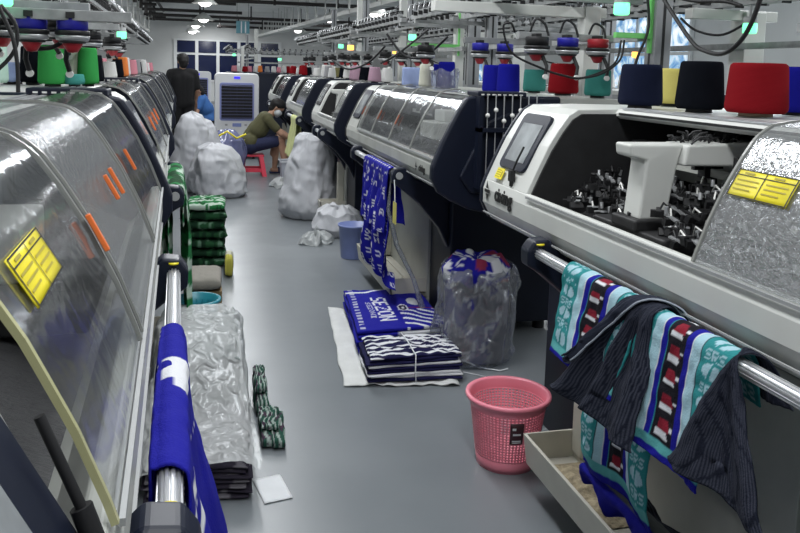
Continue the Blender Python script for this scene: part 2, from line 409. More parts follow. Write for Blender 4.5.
def machine(label, L, loc, rz, body='white', detail=1, covers=(), handles=(), carriage=None, logo=None, sticker=None, bar=True, hl=.42, bw=.125, bo=.64, bn=None, strut=False, screen_sticker=False, hm='orange', plate=True, tray=True, seam=True):
    bn = bn or bo
    r = thing('knitting_machine', label, 'knitting machine', loc, rz, 'flat knitting machines in two rows')
    # front sill
    sill = [(.035, 1.075), (.012, 1.078), (0, 1.04), (0, .985), (.035, .92), (.10, .885), (.19, .845), (.34, .80), (.36, .83), (.2, .89), (.09, .97), (.055, 1.04)]
    MB().prism(sill, .05, L-.015, sm=False).build('front_sill', body, r, bevel=.006)
    if seam:
        MB().box(-.0015, .004, .06, L-.03, .944, .949).box(-.004, .002, .06, L-.45, 1.066, 1.074).build('sill_seam', 'grey', r)
    MB().prism([(.345, 1.370), (.36, 1.384), (.98, 1.384), (.98, 1.35), (.36, 1.35), (.345, 1.36)], .05, L-.015).build('top_deck', body, r)
    mb = MB()
    for i in range(3): mb.box(.355+i*.028, .371+i*.028, .08, L-.45, 1.383, 1.390)
    mb.build('deck_rail', 'alu', r)
    mb = MB()
    for i in range(3): mb.box(.372+i*.028, .380+i*.028, .08, L-.45, 1.3835, 1.386)
    mb.box(.342, .346, .08, L-.45, 1.364, 1.372)
    mb.build('deck_groove', 'dark', r)
    MB().box(.955, .98, .05, L-.015, .80, 1.35).build('back_panel', 'grey', r)
    # bed
    mb = MB().prism([(.07, .94), (.345, 1.055), (.365, 1.055), (.66, .93), (.66, .90), (.07, .90)], .05, L-.02, mi=0)
    mb.box(.66, .955, .05, L-.02, .9, .93, 1).box(.30, .955, .05, L-.02, .79, .81, 1).box(.72, .735, .05, L-.02, .93, 1.35, 1)
    mb.build('needle_bed', ['bed' if detail else 'inner', 'inner'], r)
    mb = MB().box(.42, .46, .05, L-.02, 1.20, 1.225).box(.50, .54, .05, L-.02, 1.20, 1.225).box(.60, .66, .05, L-.02, 1.13, 1.17)
    mb.build('carrier_rail', 'sheet', r)
    if detail:
        rnd = random.Random(int(L*100+loc[1]*10))
        for i in range(14 if detail > 1 else 6):
            y = .2+rnd.random()*(L-.7); mb = MB()
            mb.box(.40, .56, y-.018, y+.018, 1.195, 1.245).box(.44, .455, y-.006, y+.006, 1.07, 1.2).box(.37, .42, y-.01, y+.01, 1.22, 1.28)
            mb.tube([(.45, y, 1.09), (.41, y+.01, 1.07), (.36, y+.02, 1.065)], .004, 6)
            mb.build('yarn_carrier', 'dark', r)
    # ends
    big = [(min(.62, x-.034 if x < .3 else x), z+(.008 if z > 1.376 else .022 if z > 1.345 else .018 if z > 1.3 else .008 if z > 1.1 else -.008 if z < .9 else 0)) for x, z in OUT]
    MB().box(.62, .98, .0, .05, .8, 1.383).build('side_plate', body, r)
    e = MB().prism(big, 0, .05).build('end_panel', 'navy', r, bevel=.012)
    MB().prism([(.10, 1.0), (.16, 1.12), (.24, 1.27), (.34, 1.31), (.80, 1.31), (.80, .95), (.40, .90), (.16, .92)], -.02, .0).build('raised_face', 'navy', e, bevel=.01)
    MB().prism([(x-.006 if x < .3 else x, z) for x, z in OUT], L-.015, L+.008).build('end_panel', 'navy' if body == 'white' else 'dark', r, bevel=.006)
    inner = [(a+.03, b-.02) for a, b in U]
    se = MB().prism(U+[(.38, 1.3845), (.38, 1.362)]+inner[::-1], L-hl, L-.014).build('screen_housing', body, r, bevel=.004)
    MB().prism([(a+.012, b-.015) for a, b in U]+[(.72, 1.37), (.72, .93), (.05, .93)], L-hl-.01, L-hl+.01).build('housing_partition', 'inner', se)
    # touch screen on the slope
    a, b = (Vector((.040, 0, 1.135)), Vector((.150, 0, 1.345))) if bw < .13 else (Vector((.018, 0, 1.09)), Vector((.150, 0, 1.345)))
    up = (b-a).normalized(); ml = (b-a).length
    T = frame((a+b)/2+Vector((0, L-(.215 if bw < .13 else .185), 0)), (0, -1, 0), up)
    bz = MB(); w, h = bw, ml/2
    ol = []
    for cx, cy, t0 in ((w-.03, h-.03, 0), (-w+.03, h-.03, PI/2), (-w+.03, -h+.03, PI), (w-.03, -h+.03, 1.5*PI)):
        ol += [(cx+.03*math.cos(t0+k*PI/8), cy+.03*math.sin(t0+k*PI/8)) for k in range(5)]
    n = len(ol)
    vs = [T @ Vector((x, y, z)) for z in (-.008, .012) for x, y in ol]
    bz.add(vs, [tuple(range(n-1, -1, -1)), tuple(range(n, 2*n))]+[(i, (i+1) % n, (i+1) % n+n, i+n) for i in range(n)])
    ts = bz.build('touch_screen', 'navy' if detail else 'dark', r, bevel=.003)
    MB().box(-.088, .088, -.085, .075, .011, .0135, T=T).build('display_glass', 'screen', ts)
    if screen_sticker:
        c = off(U, .10, .004); d0 = off(U, .02, .004)
        T2 = frame(((c[0]+d0[0])/2, L-.15, (c[1]+d0[1])/2+.018), (0, -1, 0), (c[0]-d0[0], 0, c[1]-d0[1]))
        st = MB().box(-.035, .035, -.022, .022, -.001, .002, T=T2).build('warning_sticker', 'yellow', r, label='small yellow warning sticker')
        mb = MB()
        for i in range(4): mb.box(-.028, .012, .012-i*.009, .015-i*.009, .002, .0026, T=T2)
        mb.box(.018, .028, -.012, .012, .002, .0026, T=T2)
        mb.build('sticker_print', 'inkg', st)
        mb = MB(); p = off(U, .1, .01)
        mb.box(p[0]-.012, p[0]+.006, L-.29, L-.262, p[1]-.01, p[1]+.03).box(p[0]-.008, p[0]+.0, L-.285, L-.280, p[1]-.03, p[1]).box(p[0]-.008, p[0], L-.272, L-.267, p[1]-.03, p[1])
        mb.tube([(p[0], L-.276, p[1]+.03), (p[0]+.015, L-.28, p[1]+.07), (p[0]+.035, L-.29, p[1]+.12)], .004, 6)
        mb.build('hanging_plug', 'rubber', r)
    if logo:
        T3 = frame((-.0035, L-.26+logo[2], logo[3]), (0, -1, 0), (0, 0, 1))
        lettering('logo_lettering', logo[0], logo[1], T3, 'ink', r, .001, .15, .0022)
        mb = MB()
        T4 = T3 @ Matrix.Translation((-logo[1]*2.15, 0, 0))
        s = logo[1]*.42
        mb.add([T4 @ Vector(v) for v in ((0, 1.3*s, .001), (.5*s, .35*s, .001), (-.5*s, .35*s, .001))], [(0, 1, 2)])
        mb.add([T4 @ Vector(v) for v in ((0, -1.3*s, .001), (.5*s, -.35*s, .001), (-.5*s, -.35*s, .001))], [(0, 1, 2)])
        mb.box(-.9*s, .9*s, -.2*s, .22*s, 0, .001, T=T4)
        mb.build('logo_emblem', 'ink', r)
    # covers
    cvs = [cover(r, y0, y1, m, ed, sm) for (y0, y1, m, ed, sm) in covers]
    for (ci, y, z0, z1) in handles: handle(cvs[ci], y, z0, z1, hm)
    if sticker:
        ci, y0, y1, z0, z1, flip = sticker
        s0, s1 = s_at_z(z0), s_at_z(z1)
        st = patch(y0, y1, s0, s1, .004, 6).build('warning_sticker', 'yellow', r, solid=.002, label='large yellow warning sticker with two columns of small black print')
        mb = MB()
        ew = .0035; dy = (y1-y0)
        def pp(u0, u1, v0, v1, mi=0): # u along the reading direction
            q = patch(y1-dy*u0, y1-dy*u1, s0+(s1-s0)*v0, s0+(s1-s0)*v1, .0062, 2); mb.add(q.v, q.f, mi)
        pp(0, 1, 0, .035); pp(0, 1, .965, 1); pp(0, .02, 0, 1); pp(.98, 1, 0, 1); pp(.49, .505, 0, 1); pp(0, 1, .77, .80)
        for j in range(2):
            pp(.13+j*.5, .30+j*.5, .84, .91, 1)
            for i in range(3): pp(.06+j*.5, (.36 if i == 2 else .44)+j*.48, .58-i*.17, .63-i*.17, 1)
        mb.build('sticker_print', ['ink', 'inkg'], st)
    # carriage with its white bridge arm
    if carriage is not None:
        y = carriage; arm = body == 'white'
        c = MB().box(.34, .68, y-.22, y+.22, 1.06, 1.10).box(.10, .34, y-.20, y+.20, 1.02, 1.065).box(.09, .24, y-.07, y+.07, 1.06, 1.095).build('carriage', 'inner', r, bevel=.008)
        mb = MB()
        if not arm: mb.box(.22, .62, y-.14, y+.14, 1.10, 1.20).box(.30, .56, y-.10, y+.10, 1.20, 1.27)
        else:
         mb.prism([(.115, 1.09), (.205, 1.09), (.235, 1.27), (.25, 1.31), (.075, 1.31), (.08, 1.275), (.13, 1.262)], y-.045, y+.045)
         mb.prism([(.235, 1.25), (.245, 1.31), (.62, 1.325), (.64, 1.265), (.60, 1.245)], y-.07, y+.06)
         mb.box(.45, .6, y-.05, y+.05, 1.10, 1.25)
        mb.build('bridge_arm' if arm else 'carriage_cover', 'white', c, bevel=.008)
        if detail > 1 and arm:
            rnd = random.Random(5)
            mb = MB()
            for i in range(70):
                p = Vector((.26+rnd.random()*.32, y-.06+rnd.random()*.11, 1.310+rnd.random()*.012)); q = p+Vector((rnd.uniform(-.05, .05), rnd.uniform(-.03, .03), rnd.random()*.03))
                mb.tube([p, (p+q)/2+Vector((0, 0, .01)), q], .0035, 5)
            mb.build('yarn_end', 'dark', c).__setitem__('kind', 'stuff')
            mats = ['dark', 'steel', 'ceramic']
            for i in range(150):
                yy = y-.62+rnd.random()*1.2; dd = .12+rnd.random()*.24; z = 1.02+.42*(dd-.07)
                mb = MB(); z = max(z, 1.07)+rnd.random()*.05 if abs(yy-y) < .22 else z+rnd.random()*.025
                T = Matrix.Translation((dd, yy, z)) @ Matrix.Rotation(rnd.uniform(-.6, .6), 4, 'Z') @ Matrix.Rotation(rnd.uniform(-.5, .5), 4, 'X')
                mb.box(-.022, .022, -.007, .007, -.006, .014, 0, T).box(-.007, .007, -.025, .025, .012, .017, 0 if i % 3 else 1, T)
                mb.tube([T @ Vector((0, 0, .01)), T @ Vector((.012, .025, .03)), T @ Vector((.03, .045, .01))], .003, 6, 2 if i % 5 == 0 else 0)
                mb.cyl(T @ Vector((.02, -.02, .01)), T @ Vector((.02, -.02, .03)), .006, n=8, mi=1 if i % 2 else 0)
                mb.build('cam_lever', mats, c)
    # take-down bar in front
    n = 72; prof = []
    if not bar: n = 0
    for kk in range(n):
        t = 2*PI*kk/n; rr = .0185 if kk % 6 > 1 else .0145; prof.append((rr*math.cos(t)-.040, rr*math.sin(t)+.92))
    if bar: MB().prism(prof, bn-.03, L-bo+.03).build('front_bar', 'alu', r)
    for (yy, w) in (((bn, .07), (L-bo, .07)) if bar else ()):
        b = MB().prism([(-.080, .93), (-.058, .962), (-.01, .968), (.06, .90), (.2, .86), (.26, .82), (.26, .50), (.2, .62), (.08, .76), (-.03, .85), (-.078, .88)], yy-w/2, yy+w/2).build('bar_bracket', 'navy', r, bevel=.01)
        s = 1 if yy > L/2 else -1
        MB().cyl((-.040, yy+s*w/2, .92), (-.040, yy+s*(w/2+.006), .92), .020, n=18).cyl((-.040, yy, .945), (-.040, yy, .960), .019, .016, n=18).build('bracket_cap', 'grey', b)
        if detail > 1: MB().lathe([(0, .004), (.014, .004), (.014, 0), (.008, 0)], (-.040, yy-s*.034, .950), 14).build('yellow_mark', 'yellow', b, label='small yellow ring on the bracket')
    # stand: two legs, a front panel and the collecting tray
    for y0 in (.56, L-.52):
        lg = MB().box(.26, .92, y0, y0+.4, .06, .80).build('leg', 'navy', r, bevel=.01)
        for fx in (.35, .85):
            for fy in (y0+.08, y0+.32): MB().cyl((fx, fy, 0), (fx, fy, .06), .035).build('levelling_foot', 'dark', lg)
    mb = MB().box(.245, .262, .96, L-.52, .10, .81)
    mb.build('front_panel', 'sheet', r, bevel=.003)
    MB().box(.185, .245, L-.60, L-.53, .16, .60).build('panel_post', 'cream', r, bevel=.004)
    if tray:
        mb = MB()
        ya, yb = .97, L-.52
        mb.prism([(.0, .235), (.012, .235), (.03, .135), (.245, .135), (.245, .12), (.018, .12)], ya, yb)
        mb.prism([(.0, .235), (.25, .235), (.25, .125), (.02, .125)], yb-.008, yb).prism([(.0, .235), (.25, .235), (.25, .125), (.02, .125)], ya, ya+.008)
        mb.box(.245-.05, .245, ya, yb, .135, .15)
        mb.build('collecting_tray', 'cream', r, bevel=.002)
    if plate:
        # side tensioner: black plate with hanging wires and beads, on the plain end
        p = MB().box(.17, .42, -.04, .12, 1.388, 1.412).build('thread_guide_plate', 'navy', r, bevel=.006)
        for ya in (-.043, .120):
            mb = MB()
            for i in range(8): mb.box(.187+i*.028, .202+i*.028, ya, ya+.003, 1.395, 1.401)
            mb.build('eyelet_strip', 'ceramic', p)
        sp = MB().box(.17, .19, -.07, -.02, .95, 1.390).box(.49, .51, -.07, -.02, .95, 1.384).box(.17, .51, -.07, -.02, 1.22, 1.24).build('side_tensioner', 'navy', r)
        if detail:
            for i in range(7):
                x = .215+i*.042; z = 1.30+.03*math.sin(i*2.1)
                mb = MB().tube([(x, -.055, 1.40), (x, -.06, 1.24), (x+.004, -.055, 1.0)], .003, 6)
                q = MB().lathe([(0, -.012), (.009, -.008), (.012, 0), (.009, .008), (0, .012)], (x, -.062, z), 10)
                mb.add(q.v, q.f, 1, True)
                mb.build('tension_wire', ['steel', 'ceramic'], sp)
    return r

S = 'cover'; HM = 'cover_h'
m1 = machine('nearest right-hand knitting machine, white, its cover slid open on a dark bed', 2.5, (XR, .5, 0), 0, 'white', 2,
             covers=[(.05, 1.08, HM, 'edge', .86)], carriage=1.55, logo=('cixing', .076, .02, 1.035), bn=.45, sticker=(0, .87, 1.06, 1.235, 1.295, 0), screen_sticker=True)
m2 = machine('second right-hand knitting machine, grey, closed by clear cover panels with brown handles', 2.5, (XR, 3.6, 0), 0, 'sheet', 1,
             covers=[(.06, .56, S, 'edge', .8), (.57, 1.07, S, 'edge', .8), (1.08, 1.58, S, 'edge', .8), (1.59, 2.07, S, 'edge', .8)],
             handles=[(1, 1.02, 1.17, 1.23), (2, 1.50, 1.17, 1.23), (3, 2.03, 1.17, 1.23)], hm='brown', carriage=1.0, logo=('cixing', .05, -1.95, 1.0))
m3 = machine('white open flat knitting machine third on the right, its carriage arm standing in the opening', 1.65, (XR, 6.45, 0), 0, 'white', 0,
             covers=[(.05, .35, S, 'edge', .8)], carriage=.85, plate=False)
m4 = machine('fourth right-hand knitting machine, half covered by a clear panel, beside the seated person', 2.0, (XR, 8.6, 0), 0, 'white', 0, bn=.2,
             covers=[(.06, .9, S, 'edge', .8)], plate=False)
m5 = machine('fifth right-hand knitting machine, just to the right of the air cooler', 2.3, (XR, 11.15, 0), 0, 'white', 0, covers=[(.06, 1.0, S, 'edge', .8)], plate=False)
def LROOT(yfar): return (XLF(yfar), yfar, 0)
LZ = PI+LA
l1 = machine('large knitting machine filling the left foreground, clear covers with orange handles', 2.61, LROOT(2.9), LZ, 'sheet', 2, hl=.36, carriage=1.25, bw=.158, tray=False,
             covers=[(1.62, 2.17, S, 'edgey', 1.), (.92, 1.66, HM, 'edge', 1.), (.14, .96, S, 'edge', .8)],
             handles=[(0, 1.67, 1.215, 1.268), (1, 1.31, 1.232, 1.278), (1, 1.205, 1.226, 1.278), (2, .78, 1.222, 1.275)], sticker=(0, 1.935, 2.095, 1.258, 1.306, 0))
l2 = machine('second left-hand knitting machine, green cloth draped on its front bar', 1.9, LROOT(5.02), LZ, 'white', 1, bo=.5,
             covers=[(.06, .75, S, 'edge', .8), (.76, 1.46, S, 'edge', .8)], handles=[(0, .66, 1.2, 1.26), (1, 1.36, 1.2, 1.26), (1, 1.0, 1.2, 1.26)])
l3 = machine('third left-hand knitting machine, next beyond the one with the green cloth', 1.9, LROOT(7.15), LZ, 'white', 0, covers=[(.06, 1.4, S, 'edge', .8)], bar=False, plate=False)
l4 = machine('fourth left-hand knitting machine, beside the heap of white sacks', 1.9, LROOT(9.3), LZ, 'white', 0, covers=[(.06, 1.4, S, 'edge', .8)], bar=False, plate=False)
l5 = machine('fifth left-hand knitting machine, farthest in its row, by the standing person', 1.9, LROOT(11.5), LZ, 'white', 0, covers=[(.06, 1.4, S, 'edge', .8)], bar=False, plate=False)
# a hinged stay between the near left screen housing and its cover
g = MB().cyl((.052, 2.262, 1.225), (.022, 2.268, 1.15), .0045, n=10).build('gas_strut', 'rubber', l1)
MB().cyl((.022, 2.268, 1.15), (.004, 2.274, 1.098), .009, n=10).build('strut_sleeve', 'rubber', g)
# lower cover hinges and the row of machines standing back to back behind the right row
for i, yy in enumerate((2.2, 5.3, 8.4)):
    lb = ['white knitting machine behind the near right one, only its flat top showing', 'white knitting machine in the back row behind the second right one', 'white knitting machine in the back row behind the third right one'][i]
    dup(m5, (4.35, yy+2.3, 0), PI, lb)

# ------------------------------------------------------------------ yarn stands above the machines
def feeder(st, x, y, z, cap, r=.045):
    b = MB().lathe([(0, 0), (r*1.16, 0), (r*1.2, -.004), (r*1.2, -.013), (r*.98, -.018), (r*.95, -.026), (0, -.026)], (x, y, z), 20, 0)
    b.lathe([(r*.9, -.016), (r*1.16, -.018), (r*1.18, -.022), (r*1.08, -.034), (r*.8, -.037)], (x, y, z), 20, 1)
    b.lathe([(r*.8, -.036), (r*.95, -.037), (r*.9, -.043), (r*.6, -.045)], (x, y, z), 20, 0)
    b.box(x-.014, x+.014, y-.02, y+.06, z+.04, z+.06, 0)
    f = b.build('yarn_feeder', ['dark', 'steel'], st)
    MB().lathe([(0, .044), (r*1.02, .044), (r*1.06, .04), (r*1.06, .0), (0, 0)], (x, y, z), 20).build('feeder_cap', cap, f)
    MB().lathe([(r*.72, -.043), (r*.5, -.062), (r*.34, -.074), (0, -.076)], (x, y, z), 16).build('feeder_cone', 'red', f)
    q = 1. if r < .046 or r > .052 or cap != 'dark' else .45
    a = MB().tube([(x+.02, y-.03, z-.05), (x+.03, y-.06, z-.05-.05*q), (x+.02, y-.07, z-.05-.09*q)], .009, 8)
    a.build('feeder_arm', 'rubber', f)
    MB().cyl((x+.02, y-.066, z-.06-.09*q), (x+.02, y-.078, z-.06-.09*q), .013, n=14).build('eyelet_disc', 'ceramic', f)
    return f
def tens_mesh():
    mb = MB().box(-.02, .02, -.025, .025, -.012, .012, 0).cyl((.0, -.012, .02), (0, .012, .02), .022, n=12, mi=1)
    mb.tube([(0, 0, .02), (-.03, .02, .06), (-.075, .02, .05), (-.09, .01, .0)], .0035, 5, 1)
    mb.box(-.05, -.02, -.008, .008, -.03, .0, 2)
    return mb.box(-.03, .03, -.012, .012, .02, .05, 2).box(.0, .05, -.03, -.015, -.06, .0, 2).mesh('tensioner', ['lgrey', 'steel', 'dark'])
TM = None
def stand(label, L, loc, rz, posts, feeders=(), lamp=None, nt=12, beams=(), cables=(), bars=(), rail2=True, amber=None, bracket=None):
    global TM
    r = thing('yarn_stand', label, 'yarn stand', loc, rz, 'yarn stands above the machines')
    for (y, w, m, zt) in posts:
        po = MB().box(1.06, 1.06+w, y-w/2, y+w/2, 0, zt).build('post', m, r, bevel=.004)
        if m == 'post':
            MB().box(1.06+w*.42, 1.06+w*.58, y-w/2-.002, y-w/2+.001, 1.4, zt-.01).build('groove', 'dark', po)
            MB().box(1.058, 1.061, y-w*.08, y+w*.08, 1.4, zt-.01).build('groove', 'dark', po)
    mb = MB().box(.93, .98, 0, L, 1.925, 1.96).box(.99, 1.06, .0, L, 1.93, 1.945)
    mb.build('upper_rail', 'lgrey', r)
    MB().box(.50, .545, .05, L, 1.90, 1.935).build('front_rail', 'lgrey', r)
    if rail2: MB().box(1.02, 1.06, 0, L, 1.68, 1.715).build('lower_rail', 'lgrey', r)
    for yy in (.12, L-.12): MB().box(.5, 1.1, yy-.02, yy+.02, 1.87, 1.90).build('cross_arm', 'lgrey', r)
    if TM is None: TM = tens_mesh()
    for i in range(nt):
        for (x, z) in ((.95, 1.975), (.52, 1.95)):
            o = bpy.data.objects.new('tensioner', TM); COL.objects.link(o); o.parent = r
            o.location = (x, .12+(L-.24)*(i+.5*(x < .8))/nt, z)
    for (x, y, z, c, rr) in feeders: feeder(r, x, y, z, c, rr)
    for (x0, x1, y, z) in bars: MB().box(x0, x1, y+.01, y+.05, z-.018, z+.018).build('feeder_bar', 'lgrey', r, bevel=.003)
    for (x0, x1, y, z) in beams: MB().box(x0, x1, y-.04, y+.04, z-.03, z+.03).build('cross_beam', 'white', r, bevel=.004)
    for pts, rad in cables:
        P = [Vector(p) for p in pts]; out = []
        for i in range(len(P)-1):
            p0, p1, p2_, p3_ = P[max(i-1, 0)], P[i], P[i+1], P[min(i+2, len(P)-1)]
            for k in range(6):
                t = k/6; out.append(.5*((2*p1)+(p2_-p0)*t+(2*p0-5*p1+4*p2_-p3_)*t*t+(3*p1-p0-3*p2_+p3_)*t**3))
        out.append(P[-1]); MB().tube(out, rad, 8).build('cable', 'rubber', r)
    if lamp:
        x, y, z, lens = lamp
        b = MB().cyl((x, y, z), (x, y, z+.035), .04, .035, 18).cyl((x, y, z+.035), (x, y, z+.12), .008).box(x, 1.06, y-.008, y+.008, z+.10, z+.12).build('signal_lamp', 'grey', r)
        MB().lathe([(.037, 0), (.039, -.01), (.039, -.05), (.033, -.058), (0, -.06)], (x, y, z), 18).build('lamp_lens', lens, b, label='lit %s lens' % ('green' if lens == 'lgreen' else 'amber'))
    if amber:
        x, y, z = amber; MB().lathe([(.02, 0), (.02, -.03), (0, -.035)], (x, y, z), 12).build('amber_lamp', 'lamber', r)
    if bracket:
        x, y, z = bracket
        MB().box(x, 1.058, y-.015, y+.015, z-.010, z+.016).box(1.046, 1.059, y-.012, y+.012, z-.08, z+.40).build('bracket', 'greenlit', r, label='bracket coloured with the green lamp light')
    return r
R_ = 1.11
stand('yarn stand of the second right machine, steel post with green lamp and bright feeder caps', 2.5, (XR, 3.6, 0), 0,
      [(-.05, .09, 'post', 2.6), (.70, .10, 'white', 1.9), (2.3, .08, 'post', 2.5)],
      feeders=[(.50, .05, 1.64, 'dark', .054), (.665, .05, 1.64, 'blue', .05), (.83, .05, 1.64, 'red', .05), (.44, .7, 1.625, 'blue', .045), (.59, .7, 1.625, 'blue', .045), (.26, 1.2, 1.62, 'dark', .05)],
      lamp=(.90, -.04, 1.86, 'lgreen'), nt=16, bars=[(.42, .94, .08, 1.69), (.36, .9, .73, 1.685)], beams=[(.15, 1.2, .70, 1.865)],
      cables=[([(.36, .0, 1.70), (.33, -.02, 1.74), (.30, 0, 1.72), (.35, 0, 1.60), (.50, -.02, 1.53), (.60, -.03, 1.50), (.72, -.03, 1.49), (.88, -.03, 1.56), (.93, 0, 1.68)], .0055),
              ([(.93, -.03, 1.68), (.90, -.05, 1.58), (.80, -.05, 1.51), (.68, -.05, 1.485)], .0055),
              ([(.10, 1.6, 1.74), (.2, 1.5, 1.60), (.3, 1.35, 1.60), (.4, 1.2, 1.72)], .008), ([(.2, 2.2, 1.55), (.3, 2.1, 1.62), (.5, 2.0, 1.80)], .008),
              ([(.48, .1, 1.70), (.5, .08, 1.77), (.54, .06, 1.75), (.56, .05, 1.69)], .006), ([(.64, .1, 1.70), (.66, .08, 1.77), (.70, .06, 1.75), (.72, .05, 1.69)], .006),
              ([(.80, .1, 1.70), (.82, .08, 1.76), (.86, .06, 1.74), (.87, .05, 1.69)], .006), ([(.96, -.08, 2.1), (1.0, -.08, 1.95), (1.03, -.08, 1.75), (.98, -.08, 1.6), (.96, -.08, 1.5)], .007)],
      amber=(1.25, .4, 1.64), bracket=(.86, -.06, 1.70))
stand('yarn stand of the nearest right machine, black cable hanging in a loop', 2.0, (XR, .5, 0), 0, [(.05, .08, 'post', 2.3)],
      nt=8, cables=[([(.64, 2.32, 1.85), (.64, 2.28, 1.803), (.64, 2.09, 1.642), (.64, 1.998, 1.60), (.64, 1.886, 1.591), (.64, 1.789, 1.649), (.64, 1.729, 1.758), (.66, 1.70, 1.93)], .008),
                             ([(.64, 2.30, 1.83), (.68, 2.15, 1.79), (.72, 2.02, 1.78), (.74, 1.95, 1.76)], .007)])
stand('yarn stand of the third right machine with a lit green lamp', 2.05, (XR, 6.35, 0), 0, [(.0, .1, 'post', 2.5), (.35, .08, 'white', 2.5), (2.0, .08, 'post', 2.5)],
      feeders=[(.5, .6, 1.62, 'dark', .05), (.65, .6, 1.62, 'dark', .05), (.8, .6, 1.62, 'dark', .05)], lamp=(.93, 1.3, 1.86, 'lgreen'), nt=12, bracket=(.60, .2, 1.72), bars=[(.4, 1., .62, 1.69)],
      cables=[([(.4, .2, 1.7), (.3, .4, 1.56), (.2, .8, 1.5), (.1, 1.1, 1.58)], .009)], amber=(.8, 1.5, 1.70))
stand('yarn stand of the fourth right machine, tall pale posts, amber lamp', 2.4, (XR, 8.6, 0), 0, [(.1, .09, 'white', 2.5), (2.2, .08, 'post', 2.5)], nt=12,
      feeders=[(.45, .3, 1.62, 'dark', .05), (.6, .3, 1.62, 'dark', .05), (.75, .3, 1.62, 'dark', .05), (.5, 1.3, 1.62, 'dark', .05), (.7, 1.3, 1.62, 'dark', .05)], lamp=(.6, .6, 1.78, 'lamber'), bars=[(.38, 1., .32, 1.69), (.4, 1., 1.32, 1.69)])
stand('yarn stand of the fifth right machine with a green lamp, beside the air cooler', 2.6, (XR, 11.1, 0), 0, [(.1, .08, 'white', 2.5), (2.4, .08, 'post', 2.5)], nt=12,
      feeders=[(.45, .3, 1.62, 'dark', .05), (.65, .3, 1.62, 'dark', .05), (.5, 1.3, 1.62, 'dark', .05)], lamp=(.9, .5, 1.86, 'lgreen'))
stand('yarn stand at the far end of the right row, behind the air cooler', 4., (XR-.9, 19.4, 0), 0, [(.1, .08, 'white', 2.4), (3.8, .08, 'post', 2.4)], nt=14, lamp=(.6, .5, 1.80, 'lgreen'))
# the row of machines behind: their stands
for i, yy in enumerate((2.6, 6.2, 9.8)):
    lb = ['yarn stand behind the red and black cones, white T-shaped post, green lamp', 'yarn stand in the back row behind the second right machine', 'yarn stand in the back row behind the third right machine'][i]
    stand(lb, 3.3, (XR+.95, yy, 0), 0, [(1.55, .14, 'white', 1.9), (3.2, .09, 'post', 2.5)], nt=16, beams=[(.72, 1.3, 1.55, 1.88)], lamp=(.95, 1.3, 1.82, 'lgreen') if i == 0 else None,
          cables=[([(.9, 1.9, 1.88), (.95, 1.8, 1.80), (1., 1.6, 1.77), (1.05, 1.4, 1.86)], .008), ([(1., .9, 1.7), (1.1, .7, 1.62), (1.2, .4, 1.60), (1.2, .1, 1.72)], .008)])
stand('yarn stand of the near left machine, two blue-capped feeders over green cones', 2.5, LROOT(2.9), LZ, [(-.08, .07, 'white', 2.3), (2.3, .08, 'post', 2.5)],
      feeders=[(.425, -.05, 1.605, 'blue', .048), (.295, -.05, 1.605, 'blue', .048)], lamp=(.50, .05, 1.73, 'lgreen'), nt=14, bars=[(.1, .6, -.05, 1.655)],
      cables=[([(.47, .35, 1.72), (.44, .35, 1.64), (.41, .35, 1.56), (.40, .35, 1.48), (.40, .35, 1.405)], .006), ([(.60, .3, 1.40), (.50, .3, 1.44), (.42, .3, 1.52), (.41, .3, 1.60), (.45, .3, 1.66)], .006),
              ([(.30, -.1, 1.60), (.36, -.1, 1.55), (.42, -.1, 1.54)], .008)])
stand('yarn stand of the second left machine, crowded with grey tensioners', 2.0, LROOT(5.02), LZ, [(.1, .08, 'post', 2.5), (1.9, .07, 'white', 2.5)],
      feeders=[(.35, 1.9, 1.62, 'dark', .05), (.55, 1.9, 1.62, 'dark', .05), (.40, 1.2, 1.62, 'dark', .05), (.6, .4, 1.62, 'dark', .05), (.4, .4, 1.62, 'dark', .05)], nt=24, bars=[(.25, 1., 1.92, 1.69), (.25, 1., 1.22, 1.69), (.25, 1., .42, 1.69)])
stand('yarn stand of the third left machine with pale rails', 2.1, LROOT(7.15), LZ, [(.1, .08, 'post', 2.5)], feeders=[(.35, 1.7, 1.62, 'dark', .05), (.4, 1.2, 1.62, 'dark', .05), (.4, .4, 1.62, 'dark', .05)], nt=16)
stand('yarn stand of the fourth left machine, over the heap of sacks', 2.1, LROOT(9.3), LZ, [(.1, .08, 'post', 2.5)], nt=16, lamp=(.4, 2.2, 1.76, 'lgreen'))
stand('yarn stand of the fifth left machine, over the standing person', 2.2, LROOT(11.5), LZ, [(.1, .08, 'post', 2.4)], nt=12)
stand('yarn stand at the far end of the left row', 5., LROOT(17), LZ, [(.1, .08, 'post', 2.4)], nt=18)

